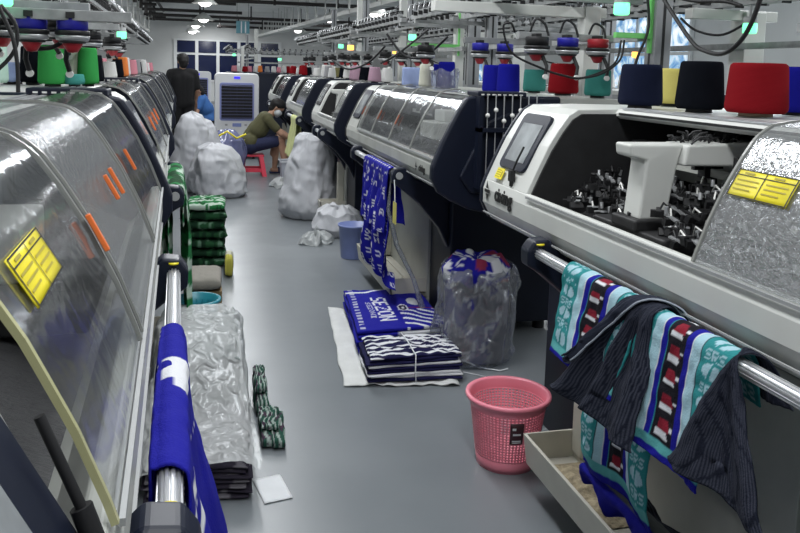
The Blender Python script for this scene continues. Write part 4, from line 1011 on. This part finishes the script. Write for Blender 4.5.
def sack(label, c, rx, ry, h, seed, group, amp=.14, lean=(0, 0), prof=SK, m='sack', knot=False, pleat=.02):
    o = thing('white_sack', label, 'sack', c, 0, group)
    lump(scaled(prof, h), (0, 0, 0), rx, ry, seed, amp, 90, 60, lean=lean, pleat=pleat).build('sack_body', m, o)
    if knot:
        MB().lathe([(.02, -.03), (.035, -.01), (.025, .02), (.06, .07), (.08, .1), (.02, .06), (0, .05)], (lean[0]*h, lean[1]*h, h), 14).build('tied_neck', m, o)
    return o
G = 'white sacks heaped at left of the aisle'
sack('big white woven sack in front of the left heap, nearest the camera', (.22, 9.35, 0), .32, .34, .60, 3, G, lean=(-.12, 0), prof=[(0, 0), (.85, 0), (1.08, .1), (1.08, .3), (1.0, .5), (.88, .72), (.62, .92), (.2, 1.0), (0, 1.0)])
sack('white woven sack at the back of the left heap, against the machines', (-.10, 9.72, 0), .25, .22, .95, 8, G)
sack('white woven sack behind the big one, slumped to the right', (.0, 10.30, 0), .26, .26, .84, 14, G)
sack('white woven sack beyond the left heap, by the standing person', (-.02, 12.7, 0), .22, .3, .62, 21, G)
G = 'white sacks on the right of the aisle'
sack('tall white woven sack standing against the third right machine', (1.07, 7.9, 0), .27, .26, .86, 31, G, lean=(.05, 0), prof=[(0, 0), (.85, 0), (1.05, .1), (1.0, .35), (.86, .6), (.74, .8), (.66, .93), (.5, .98), (0, .97)])
sack('low white sack beside the pale blue bucket', (1.22, 7.02, 0), .22, .24, .26, 37, G, prof=[(0, 0), (.9, 0), (1.1, .3), (.9, .8), (.5, 1.), (0, .95)])
tag(lump(scaled([(0, 0), (1., 0), (.9, .5), (.5, .9), (0, .8)], .09), (.97, 6.70, 0), .15, .18, 4, .3).build('plastic_sheet', 'wrap'), 'crumpled clear plastic sheet on the floor before the tall sack', 'plastic sheet')
# pale blue bucket
bk = thing('bucket', 'pale blue translucent bucket under the second right bar', 'bucket', (1.20, 6.12, 0))
M['bkt'] = mat('pale_blue_plastic', (.20, .25, .50), .35, var=.1)
MB().lathe([(0, 0), (.105, 0), (.108, .01), (.128, .255), (.136, .258), (.136, .27), (.126, .272), (.104, .02), (0, .015)]).build('bucket_body', 'bkt', bk)
MB().tube([(.132*math.cos(t), .132*math.sin(t), .255-.02*math.sin(t)) for t in [PI*i/14 for i in range(15)]], .004, 6).build('bucket_handle', 'steel', bk)
# clear bag full of blue knitwear under the second right machine
def bagc(u, v):
    a, b = (u*16), (v*12)
    if (int(a)*5+int(b)*3) % 4 == 0 and glyph('SNEGC'[int(a) % 5], (a % 1-.1)/.8, (b % 1-.1)/.8): return WHT
    n_ = nz(u*9, v*9, 7)
    if v > .62: return (.25, .03, .07) if (n_ > .15 and u > .85 or n_ > .3) else BLUE if n_ > -.22 else WHT
    return (.07, .07, .10) if n_ > .1 else (.26, .26, .30) if n_ > -.1 else (.03, .03, .20)
tag(lump(scaled([(0, 0), (.9, 0), (.98, .15), (.92, .4), (.9, .7), (.95, .88), (.7, 1.0), (0, .96)], .55), (1.41, 3.83, .004), .185, .165, 5, .10, 70, 50, cfn=bagc).build('knitwear_bundle', 'fabric'), 'blue and white knitwear stuffed into the clear bag', 'knitwear')
tag(lump(scaled([(.0, 0), (.95, 0), (1.08, .10), (1.1, .35), (1.04, .58), (1.04, .74), (.98, .84), (.86, .89)], .55), (1.41, 3.83, .0), .205, .190, 6, .20, 90, 70, pleat=.03).build('clear_bag', 'bagfilm', fix=False), 'crumpled clear plastic bag holding blue knitwear under the second right machine', 'plastic bag')

# pink basket
M['pink'] = mat('pink_plastic', (.80, .24, .31), .38, var=.03)
pb = thing('waste_basket', 'pink perforated plastic waste basket on the floor', 'basket', (1.155, 2.735, 0))
mb = MB(); rows_, colz = 17, 64
def R(z): return .114+.036*z/.27
mb.lathe([(0, .004), (.108, .004), (.114, .0), (.1165, .02), (.1205, .05), (.1185, .05), (.113, .012), (0, .012)], n=48)
mb.lathe([(.1455, .235), (.1505, .262), (.163, .262), (.166, .27), (.164, .278), (.152, .279), (.1465, .272), (.1435, .235)], n=48)
for i in range(rows_+1):
    z = .05+(.235-.05)*i/rows_; r = R(z)-.001
    mb.lathe([(r-.0015, z-.0026), (r+.0015, z-.0026), (r+.0015, z+.0026), (r-.0015, z+.0026), (r-.0015, z-.0026)], n=48)
for kk in range(colz):
    a = 2*PI*kk/colz; w = .0032
    ca, sa = math.cos(a), math.sin(a)
    vs = []
    for z in (.045, .24):
        r = R(z)-.001
        for dr, dw in ((-.0012, -w), (.0012, -w), (.0012, w), (-.0012, w)): vs.append(((r+dr)*ca-dw*sa, (r+dr)*sa+dw*ca, z))
    mb.add(vs, [(0, 1, 5, 4), (1, 2, 6, 5), (2, 3, 7, 6), (3, 0, 4, 7)])
mb.build('basket_body', 'pink', pb)
lab = MB(); a0 = math.radians(-97)
lab.grid(lambda u, v: ((R(.13+.085*v)+.003)*math.cos(a0+(u-.5)*.36), (R(.13+.085*v)+.003)*math.sin(a0+(u-.5)*.36), .13+.085*v), 8, 4)
lo = lab.build('label_sticker', mat('dark_label', (.055, .018, .025), .4), pb, solid=.001, label='small dark sticker with white print')
lab = MB()
for (z, h, u0, u1) in ((.187, .010, .15, .42), (.166, .008, .2, .8), (.142, .004, .15, .85), (.135, .004, .15, .85)):
    q = MB().grid(lambda u, v: ((R(z+h*v)+.0042)*math.cos(a0+(u0+(u1-u0)*u-.5)*.36), (R(z+h*v)+.0042)*math.sin(a0+(u0+(u1-u0)*u-.5)*.36), z+h*v), 6, 1); lab.add(q.v, q.f)
lab.build('sticker_print', 'paper', lo)

# ------------------------------------------------------------------ floor on the left
def gl(i):
    def f(u, v):
        if i == 6: return camo(u*.6, v*.5)
        n_ = nz(u*7, v*7, i*3.3)
        return (.12, .22, .15) if n_ > .28 else (.018, .075, .03) if n_ > -.05 else (.008, .03, .015)
    return f
for i in range(7):
    j = .014*math.sin(i*2.7)
    cloth(pillow([(-.09+j, 5.93), (.185+j, 5.90), (.19-j, 6.34), (-.085-j, 6.36)], .07*i, .074, gl(i), i*1.7, 40, 40, p=3.2, wr=.012, wob=.02), 'folded_knit',
          'green and white folded knit, top of the green pile on the left' if i == 6 else 'dark green folded knit in the pile by the second left machine', 'folded knit', None, 'green folded knits piled on the left', 0)
tag(pillow([(.17, 5.62), (.225, 5.6), (.24, 5.84), (.18, 5.86)], 0, .16, lambda u, v: (.5, .5, .42) if v > .3 else (.45, .42, .08), 3, 24, 24, p=4).build('paper_bundle', 'fabric'), 'small white and yellow bundle on the floor by the green pile', 'bundle')
bx = thing('carton', 'brown cardboard carton under the taupe cushion on the left', 'box', (.045, 4.62, 0))
M['carton'] = mat('brown_cardboard', (.20, .14, .065), .8, var=.15)
MB().box(-.10, .075, -.15, .15, 0, .225).build('carton_body', 'carton', bx, bevel=.004)
MB().box(-.10, .075, -.15, -.01, .225, .229).box(-.10, .075, .01, .15, .225, .229).build('carton_flap', 'carton', bx)
tag(pillow([(-.085, 4.45), (.115, 4.45), (.125, 4.78), (-.075, 4.80)], .232, .085, lambda u, v: (.27, .255, .225), 5, 30, 30, p=4, wr=.004).build('taupe_cushion', 'fabric'), 'taupe padded cushion lying on the brown carton', 'cushion')
M['tealp'] = mat('teal_plastic', (.02, .22, .28), .4)
tb = thing('teal_basket', 'teal plastic basket with slots beside the taupe cushion', 'basket', (-.02, 4.16, 0))
mb = MB().lathe([(0, 0), (.085, 0), (.09, .012), (0, .012)], n=32).lathe([(.108, .22), (.114, .27), (.128, .272), (.128, .285), (.112, .286), (.106, .22)], n=32)
for i in range(4): mb.lathe([(.09+.004*i, .05*i+.01), (.093+.004*i, .05*i+.01), (.096+.004*i, .05*i+.028), (.092+.004*i, .05*i+.028)], n=32)
for kk in range(20):
    a = 2*PI*kk/20; mb.tube([(.088*math.cos(a), .088*math.sin(a), .005), (.110*math.cos(a), .110*math.sin(a), .25)], .004, 5)
mb.build('basket_body', 'tealp', tb)
# dark garments and the wrap over them
for i in range(7):
    j = .014*math.sin(i*2.1)
    cloth(pillow([(-.19+j, 2.67+.01*i), (.165+j, 2.64), (.19+j, 3.2), (-.19, 3.22)], .001+.0175*i, .021, lambda u, v, i=i: (.035, .03, .045) if nz(u*6, v*6, i*2) > -.05 else (.16, .15, .17), i*2.2, 44, 44, p=4, wr=.006, wob=.02), 'dark_garment',
          'dark folded garment under the clear wrap on the left floor', 'folded garment', None, 'dark folded garments under the clear wrap', 0)
def inner_pile(u, v): return (.40, .42, .42) if nz(u*4, v*6, 4) > 0 else (.22, .25, .25)
for i in range(5):
    cloth(pillow([(-.17, 3.26), (.165, 3.24), (.17, 3.86), (-.17, 3.88)], .001+.062*i, .064, inner_pile, i*1.3+4, 30, 30, p=4, wr=.01), 'pale_garment', 'pale folded garment wrapped in clear plastic on the left floor', 'folded garment', None, 'pale folded garments under the clear wrap', 0)
def mound(u, v):
    # closed over the piles: u across, v from the front to the back
    y = 2.63+1.22*v; a = PI*u
    hh = .150+.225*min(1, max(0, (v-.30)/.28))**1.2-.05*max(0, v-.9)*10*.5
    half = .205+.01*math.sin(v*7)
    cx = -.005
    sx = -math.cos(a); sx = math.copysign(abs(sx)**.45, sx); sz = math.sin(a)**.38
    w = 1+.09*nz(u*4, v*6, 3)+.07*abs(nz(u*10, v*14, 8))
    e = 1 if v < .97 else .92
    return (cx+half*sx*w*e, y+.02*nz(u*4, v*5, 6), max(.12 if v < .3 else .02, hh*sz*w*e))
tag(MB().grid(mound, 70, 110).build('plastic_wrap', 'wrap', fix=False), 'crumpled clear plastic wrap over the garment piles on the left floor', 'plastic wrap')
def strp(u, v): return (.30, .36, .33) if (u*4+.4*math.sin(v*8)) % 1 < .35 else (.02, .07, .05) if nz(u*5, v*5, 1) > -.1 else (.05, .03, .05)
G = 'green striped knits beside the clear wrap'
for i, (cs, z, h, lb) in enumerate((([(.235, 3.0), (.325, 2.97), (.345, 3.26), (.24, 3.28)], 0, .05, 'green striped knit lying on the floor, nearest beside the clear wrap'),
                                ([(.235, 3.05), (.310, 3.04), (.32, 3.24), (.24, 3.25)], .048, .03, 'green striped knit folded on top of the nearest one by the wrap'),
                                ([(.23, 3.30), (.29, 3.29), (.295, 3.62), (.235, 3.64)], 0, .08, 'dark green striped knit on the floor, middle one beside the wrap'),
                                ([(.23, 3.34), (.28, 3.34), (.29, 3.60), (.235, 3.60)], .078, .05, 'dark green striped knit resting on the middle one by the wrap'))):
    cloth(pillow(cs, z, h, strp, i*3.7, 36, 36, p=4, wr=.012), 'striped_knit', lb, 'folded knit', None, G, 0)
tag(MB().grid(lambda u, v: (.215+.10*u-.03*v, 2.60+.17*v+.02*u, .003+.004*abs(nz(u*3, v*3, 1))), 10, 10).build('floor_glare', 'paper', solid=.001, fix=False), 'pale sheet drawn as glare on the floor in front of the clear wrap', 'paper')  # floor glare modelled as a thin pale sheet
# things by the seated person
o = thing('blue_bag', 'clear blue plastic bag tied with a yellow strap behind the seated person', 'plastic bag', (.34, 10.62, 0))
lump(scaled([(0, 0), (.7, 0), (.95, .2), (1.05, .5), (.9, .8), (.4, .97), (0, 1.)], .66), (0, 0, 0), .26, .26, 17, .14, pleat=.03).build('bag_body', 'bagblue', o)
lump(scaled([(0, 0), (.9, 0), (1., .4), (.7, .9), (0, 1)], .5), (0, 0, .02), .22, .2, 18, .1, 30, 20).build('bag_contents', mat('blue_grey_cloth', (.07, .08, .20), .8, var=.3, vscale=8), o)
MB().tube([(-.10, -.2, .60), (.0, -.24, .66), (.12, -.22, .57), (.24, -.16, .62)], .014, 6).build('strap', 'yellow', o)
o = thing('storage_bin', 'pale grey plastic bin on the floor by the seated person', 'bin', (1.20, 10.55, 0))
MB().prism([(-.14, 0), (.14, 0), (.165, .26), (.155, .26), (.132, .012), (-.132, .012), (-.155, .26), (-.165, .26)], -.13, .13).box(-.15, .15, -.135, -.12, 0, .26).box(-.15, .15, .12, .135, 0, .26).build('bin_body', mat('pale_grey_plastic', (.42, .44, .50), .4), o)
MB().box(-.175, .175, -.145, -.125, .25, .27).box(-.175, .175, .125, .145, .25, .27).build('bin_rim', 'paper', o)
tag(lump(scaled([(0, 0), (1., 0), (.9, .5), (.5, .9), (0, .8)], .11), (1.04, 9.95, 0), .20, .2, 41, .3).build('plastic_sheet', 'wrap'), 'crumpled clear plastic on the floor before the grey bin', 'plastic sheet')
# air cooler
def rbox(mb, x0, x1, y0, y1, z0, z1, r, mi=0, n=6):
    ol = []
    for cx, cz, t0 in ((x1-r, z1-r, 0), (x0+r, z1-r, PI/2), (x0+r, z0+r, PI), (x1-r, z0+r, 1.5*PI)):
        ol += [(cx+r*math.cos(t0+k*PI/2/n), cz+r*math.sin(t0+k*PI/2/n)) for k in range(n+1)]
    return mb.prism(ol, y0, y1, mi)
def cooler(label, c, w, h):
    o = thing('air_cooler', label, 'air cooler', c, 0)
    rbox(MB(), -w/2, w/2, 0, .42, .06, h, .07).build('housing', mat('white_plastic', (.66, .67, .68), .35), o, bevel=.015)
    g = rbox(MB(), -w*.39, w*.39, -.012, 0, h*.45, h*.89, .04).build('grille_frame', mat('lavender_plastic', (.22, .25, .50), .4), o, bevel=.004)
    MB().box(-w*.35, w*.35, -.016, -.011, h*.475, h*.865).build('grille_opening', 'dark', g)
    mb = MB()
    for i in range(11):
        z = h*.485+i*h*.037; T = Matrix.Translation((0, -.02, z)) @ Matrix.Rotation(.5, 4, 'X'); mb.box(-w*.35, w*.35, -.016, .016, -.003, .003, T=T)
    for i in range(5): x = -w*.28+i*w*.14; mb.box(x-.003, x+.003, -.016, -.01, h*.475, h*.865)
    mb.build('louvre', mat('dark_lavender', (.05, .055, .11), .4), g)
    MB().box(-w*.07, w*.07, -.006, .0, h*.935, h*.962).build('display', mat('blue_display', (.02, .02, .5), .3, emit=(.05, .03, .9), estr=1.), o)
    MB().box(-w*.10, w*.10, -.006, .0, h*.38, h*.42).build('water_gauge', 'bkt', o)
    for x in (-.24, .2, .3): MB().box(x*w-.02, x*w+.02, -.005, 0, h*.39, h*.41).build('button', 'grey', o)
    for x in (-w/2+.08, w/2-.08):
        for y in (.06, .36): MB().cyl((x-.02, y, .035), (x+.02, y, .035), .035, n=14).build('castor', 'dark', o)
    return o
cooler('big white air cooler with lavender grille standing in the aisle', (.577, 13, 0), .70, 1.385)
cooler('smaller white air cooler farther back, behind the standing person', (-.05, 19.5, 0), .62, 1.35)

# ------------------------------------------------------------------ people
M['skin'] = mat('skin', (.42, .24, .16), .55, var=.05, vscale=10)
M['hair'] = mat('black_hair', (.005, .004, .004), .7, bump=.4, bscale=90)
M['olive'] = mat('olive_cotton', (.075, .072, .032), .9, bump=.25, bscale=30)
M['bluecot'] = mat('blue_cotton', (.04, .13, .36), .9, bump=.25, bscale=30)
M['blackcot'] = mat('black_cotton', (.005, .005, .006), .95, bump=.3, bscale=25)
M['navycot'] = mat('navy_cotton', (.02, .025, .07), .9, bump=.25, bscale=30)
M['mask'] = mat('white_face_mask', (.62, .64, .66), .8)
M['strapy'] = mat('yellow_apron_tie', (.62, .60, .28), .8)
def capsule(mb, p0, p1, r0, r1, n=14, h=5, flat=1., fax=None):
    p0, p1 = Vector(p0), Vector(p1); d = p1-p0
    if d.length < 1e-5: d = Vector((0, 0, 1e-3)); p1 = p0+d
    L = d.length; d.normalize(); a = (Vector(fax)-d*Vector(fax).dot(d)).normalized() if fax else d.orthogonal().normalized(); b = d.cross(a)
    rings = [(-r0*math.sin(PI/2*(1-k/h)), r0*math.cos(PI/2*(1-k/h))) for k in range(h+1)]+[(L+r1*math.sin(PI/2*k/h), r1*math.cos(PI/2*k/h)) for k in range(h+1)]
    vs = []
    for s, r in rings: vs += [p0+d*s+(a*math.cos(2*PI*k/n)*flat+b*math.sin(2*PI*k/n))*max(r, 1e-4) for k in range(n)]
    m = len(rings)
    mb.add(vs, [(i*n+k, i*n+(k+1) % n, (i+1)*n+(k+1) % n, (i+1)*n+k) for i in range(m-1) for k in range(n)]+[tuple(range(n-1, -1, -1)), tuple(range((m-1)*n, m*n))], 0, True)
def blob(name, caps, m, parent, vox=.010, smooth=4, label=None):
    mb = MB()
    for c in caps:
        p0, p1, r0, r1 = c[:4]; capsule(mb, p0, p1, r0, r1, flat=c[4] if len(c) > 4 else 1., fax=c[5] if len(c) > 5 else None)
    o = mb.build(name, m, parent, label=label)
    r = o.modifiers.new('skin_union', 'REMESH'); r.mode = 'VOXEL'; r.voxel_size = vox; r.use_smooth_shade = True
    s = o.modifiers.new('smooth', 'SMOOTH'); s.factor = .5; s.iterations = smooth
    return o
def head(c, fwd, up, k=1.):
    """capsules of a head: skull, jaw, nose, ears, brow"""
    c = Vector(c); f = Vector(fwd).normalized(); u = Vector(up); u = (u-f*u.dot(f)).normalized(); s = f.cross(u)
    P = lambda a, b, e: c+(f*a+s*b+u*e)*k
    caps = [(P(-.018, 0, .030), P(.012, 0, .032), .086*k, .080*k, .90, s), (P(.01, 0, -.02), P(.036, 0, -.075), .066*k, .036*k), (P(.07, 0, -.005), P(.096, 0, -.03), .010*k, .014*k),
            (P(.06, .03, .012), P(.06, -.03, .012), .016*k, .016*k), (P(.066, .018, -.058), P(.066, -.018, -.058), .012*k, .012*k),
            (P(-.01, .078, .0), P(-.015, .084, -.03), .013*k, .010*k), (P(-.01, -.078, .0), P(-.015, -.084, -.03), .013*k, .010*k)]
    return caps, P
def hand(w, d, side, palm_n, k=1., curl=.5):
    """palm plus four fingers of different lengths and a thumb leaving the side of the palm; d: pointing direction, side: towards the thumb"""
    w = Vector(w); d = Vector(d).normalized(); t = Vector(side); t = (t-d*t.dot(d)).normalized(); n = Vector(palm_n).normalized()
    caps = [(w+t*o*k, w+d*.085*k+t*(o*1.35)*k, .013*k, .014*k) for o in (-.026, -.009, .009, .026)]
    for i, ln in enumerate((.060, .076, .082, .072)):
        o = (-.033, -.011, .012, .034)[i]
        a = w+d*.085*k+t*o*k; b = a+(d*math.cos(curl*.6)+n*math.sin(curl*.6))*ln*.5*k; e = b+(d*math.cos(curl*1.7)+n*math.sin(curl*1.7))*ln*.55*k
        caps += [(a, b, .0105*k, .0095*k), (b, e, .0095*k, .0078*k)]
    a = w+d*.025*k+t*.03*k; b = a+(d*.6+t*.7+n*.3).normalized()*.045*k; e = b+(d*.9+n*.4).normalized()*.035*k
    return caps+[(a, b, .014*k, .0115*k), (b, e, .0115*k, .009*k)]

# seated person, seen from the side, bending over the work
p = thing('person', 'person in olive T-shirt, shorts and face mask bending forward on a red stool', 'person', (.72, 11.05, .012))
hc, fw, upw = (.315, 0, .925), (.80, -.10, -.60), (.60, 0, .80)
hcaps, HP = head(hc, fw, upw, 1.0)
def legs_arms(r=0.):
    return []
body = hcaps+[((-.04, -.07, .43), (-.04, .07, .43), .115, .115), ((-.03, 0, .46), (.06, 0, .62), .125, .125), ((.06, -.05, .62), (.15, -.06, .76), .115, .10), ((.06, .05, .62), (.15, .06, .76), .115, .10),
        ((.17, -.13, .79), (.17, .13, .79), .062, .062), ((.19, 0, .80), (.275, 0, .885), .052, .046)]
for s, kx, fx in ((-1, .36, .44), (1, .33, .30)):
    body += [((0, s*.085, .42), (kx, s*.12, .485), .088, .062), ((kx, s*.12, .48), (fx, s*.12, .09), .058, .036), ((fx-.005, s*.12, .36), (fx-.02, s*.12, .28), .052, .048),
             ((fx-.03, s*.12, .045), (fx+.12, s*.125, .035), .034, .028), ((fx+.10, s*.125, .032), (fx+.155, s*.13, .026), .030, .020)]
ar = {-1: ((.18, -.17, .77), (.36, -.21, .58), (.60, -.10, .46)), 1: ((.18, .17, .77), (.36, .20, .60), (.57, .06, .48))}
for s, (a, b, c) in ar.items():
    body += [(a, b, .050, .041), (b, c, .040, .027)]
    d = (Vector(c)-Vector(b)).normalized()
    body += hand(Vector(c)+d*.01, d, (0, -s*.6, .6), (.2, 0, -1), 1.0, .6)
blob('body', body, 'skin', p, .008, 3)
sh = [((-.05, -.08, .46), (-.05, .08, .46), .125, .125), ((-.03, 0, .48), (.06, 0, .63), .145, .14), ((.06, -.06, .62), (.155, -.07, .765), .128, .112), ((.06, .06, .62), (.155, .07, .765), .128, .112),
      ((.165, -.14, .79), (.165, .14, .79), .074, .074)]
for s, (a, b, c) in ar.items(): sh.append((a, Vector(a).lerp(Vector(b), .62), .066, .060))
blob('t_shirt', sh, 'olive', p, .010, 4)
so = [((-.05, -.08, .41), (-.05, .08, .41), .125, .125)]
for s, kx in ((-1, .36), (1, .33)): so.append(((0, s*.085, .42), Vector((0, s*.085, .42)).lerp(Vector((kx, s*.12, .485)), .80), .105, .082))
blob('shorts', so, 'navycot', p, .010, 4)
hr = [(HP(-.03, 0, .045), HP(.0, 0, .055), .093, .086), (HP(-.045, 0, .0), HP(-.05, 0, -.04), .078, .055), (HP(.03, .03, .085), HP(.03, -.03, .085), .04, .04)]
blob('hair', hr, 'hair', p, .008, 2)
blob('face_mask', [(HP(.045, .02, -.045), HP(.045, -.02, -.045), .056, .056), (HP(.075, 0, -.035), HP(.06, 0, -.085), .032, .03)], 'mask', p, .007, 2)
for s in (-1, 1):
    MB().lathe([(0, -.007), (.007, -.004), (.010, 0), (.007, .004), (0, .007)], HP(.078, s*.032, .004), 10).build('eye', 'dark', p)
    mb = MB()
    fx = .44 if s < 0 else .30
    mb.prism([(fx-.07, .0), (fx+.18, .0), (fx+.18, .018), (fx-.07, .024)], s*.125-.048, s*.125+.048); mb.tube([(fx+.06, s*.125-.05, .02), (fx+.06, s*.125-.03, .075), (fx+.06, s*.125+.03, .075), (fx+.06, s*.125+.05, .02)], .014, 8)
    mb.build('slipper', 'navycot', p, bevel=.006)
MB().tube([(-.12, -.16, .49), (-.17, -.05, .50), (-.18, .05, .50), (-.13, .15, .49)], .016, 8).tube([(-.185, 0, .50), (-.22, -.03, .56), (-.25, -.08, .53)], .013, 6).tube([(-.185, 0, .50), (-.21, -.05, .44), (-.20, -.09, .38)], .013, 6).build('apron_tie', 'strapy', p)
# the red stool
st = thing('plastic_stool', 'red plastic stool under the seated person', 'stool', (.70, 11.05, 0))
M['coral'] = mat('coral_red_plastic', (.72, .05, .09), .4)
rbox_ = [(-.15, .27), (.15, .27), (.16, .285), (.15, .30), (-.15, .30), (-.16, .285)]
MB().prism(rbox_, -.14, .14).build('seat', 'coral', st, bevel=.008)
for sx in (-1, 1):
    for sy in (-1, 1):
        mb = MB(); t, b = (sx*.115, sy*.11), (sx*.16, sy*.15)
        vs = [(t[0]-.03, t[1]-.03, .275), (t[0]+.03, t[1]-.03, .275), (t[0]+.03, t[1]+.03, .275), (t[0]-.03, t[1]+.03, .275)]
        vs2 = [(b[0]-.032, b[1]-.03, 0), (b[0]+.032, b[1]-.03, 0), (b[0]+.032, b[1]+.03, 0), (b[0]-.032, b[1]+.03, 0)]
        mb.add(vs2+vs, [(3, 2, 1, 0), (4, 5, 6, 7)]+[(i, (i+1) % 4, (i+1) % 4+4, i+4) for i in range(4)]); mb.build('leg', 'coral', st, bevel=.006)
for yy in (-.145, .145): MB().box(-.15, .15, yy-.01, yy+.01, .06, .11).build('stretcher', 'coral', st, bevel=.004)

# standing person, back to the camera
p = thing('person', 'person in black shirt and trousers standing with the back turned, at left of the aisle', 'person', (-.275, 13.5, 0), .15)
hcaps, HP = head((0, .01, 1.55), (-.25, 1, -.12), (0, .1, 1), 1.02)
body = hcaps+[((0, 0, 1.38), (0, .01, 1.47), .056, .052), ((-.14, 0, 1.37), (.14, 0, 1.37), .062, .062), ((-.07, 0, 1.28), (.07, 0, 1.28), .11, .11), ((-.06, 0, 1.06), (.06, 0, 1.06), .105, .105), ((-.075, 0, .90), (.075, 0, .90), .105, .105)]
for s in (-1, 1): body += [((s*.09, 0, .88), (s*.10, .02, .48), .085, .058), ((s*.10, .02, .48), (s*.10, 0, .09), .056, .036), ((s*.10, -.03, .045), (s*.11, .15, .03), .036, .028)]
am = {-1: ((-.19, 0, 1.36), (-.26, -.02, 1.12), (-.30, .14, .98)), 1: ((.19, 0, 1.36), (.235, -.02, 1.09), (.22, .12, .88))}
for s, (a, b, c) in am.items():
    d = (Vector(c)-Vector(b)).normalized(); body += [(a, b, .050, .040), (b, c, .039, .027)]+hand(Vector(c)+d*.01, d, (-s, .3, .2), (0, .3, -1), 1.0, .5)
blob('body', body, 'skin', p, .009, 3)
sh = [((-.13, 0, 1.365), (.13, 0, 1.365), .078, .078), ((-.075, 0, 1.27), (-.06, 0, .88), .125, .128), ((.075, 0, 1.27), (.06, 0, .88), .125, .128), ((0, 0, 1.3), (0, 0, .88), .125, .13)]
for s, (a, b, c) in am.items(): sh.append((a, Vector(a).lerp(Vector(b), .85), .070, .062))
blob('shirt', sh, 'blackcot', p, .011, 16)
tr = [((-.08, 0, .88), (.08, 0, .88), .122, .122)]
for s in (-1, 1): tr += [((s*.09, 0, .86), (s*.10, .02, .48), .105, .08), ((s*.10, .02, .48), (s*.10, 0, .12), .078, .062)]
blob('trousers', tr, 'blackcot', p, .011, 4)
blob('hair', [(HP(-.025, 0, .04), HP(.01, 0, .05), .096, .09), (HP(-.04, 0, .0), HP(-.035, 0, -.05), .085, .068), (HP(.05, 0, .07), HP(.06, 0, .06), .05, .05)], 'hair', p, .009, 2)
for s in (-1, 1): blob('shoe', [((s*.10, -.04, .035), (s*.11, .16, .03), .044, .036)], 'dark', p, .009, 2)

# crouching person in blue behind the sacks
p = thing('person', 'person in blue T-shirt and dark trousers sitting bent over beside the standing person', 'person', (.10, 14.7, 0), 0)
hcaps, HP = head((-.13, -.12, 1.02), (-.6, -.2, -.6), (-.5, 0, .7), 1.0)
body = hcaps+[((.05, 0, .52), (.0, 0, .72), .13, .125), ((0, -.05, .72), (-.07, -.06, .88), .115, .10), ((0, .05, .72), (-.07, .06, .88), .115, .10), ((-.08, -.14, .90), (-.08, .14, .90), .06, .06), ((-.09, -.02, .91), (-.12, -.08, .98), .05, .046)]
cl = {-1: ((-.08, -.18, .88), (-.16, -.26, .66), (-.32, -.20, .52)), 1: ((-.08, .18, .88), (-.18, .24, .66), (-.32, .15, .52))}
for s, (a, b, c) in cl.items():
    d = (Vector(c)-Vector(b)).normalized(); body += [(a, b, .049, .04), (b, c, .039, .027)]+hand(Vector(c)+d*.01, d, (0, -s*.6, .6), (-.2, 0, -1), 1.0, .6)
    body += [((.04, s*.09, .48), (-.30, s*.14, .52), .088, .062), ((-.30, s*.14, .52), (-.32, s*.14, .09), .058, .036), ((-.29, s*.14, .045), (-.44, s*.14, .03), .034, .026)]
blob('body', body, 'skin', p, .010, 3)
sh = [((.05, -.05, .52), (.05, .05, .52), .135, .135), ((.04, 0, .54), (.0, 0, .72), .15, .145), ((0, -.06, .72), (-.07, -.07, .88), .13, .115), ((0, .06, .72), (-.07, .07, .88), .13, .115), ((-.075, -.15, .895), (-.075, .15, .895), .074, .074)]
for s, (a, b, c) in cl.items(): sh.append((a, Vector(a).lerp(Vector(b), .6), .066, .06))
blob('t_shirt', sh, 'bluecot', p, .012, 4)
tr = [((.06, -.08, .44), (.06, .08, .44), .13, .13)]
for s in (-1, 1): tr += [((.04, s*.09, .47), (-.30, s*.14, .52), .108, .08), ((-.30, s*.14, .52), (-.32, s*.14, .13), .078, .06)]
blob('trousers', tr, 'blackcot', p, .012, 4)
blob('hair', [(HP(-.025, 0, .04), HP(.01, 0, .05), .096, .09), (HP(-.04, 0, .0), HP(-.035, 0, -.04), .082, .066)], 'hair', p, .009, 2)
for s in (-1, 1): blob('shoe', [((-.28, s*.14, .035), (-.45, s*.14, .03), .044, .036)], 'dark', p, .009, 2)
sb = dup(st, (.17, 14.7, 0), .3, 'low red stool under the person in the blue T-shirt')
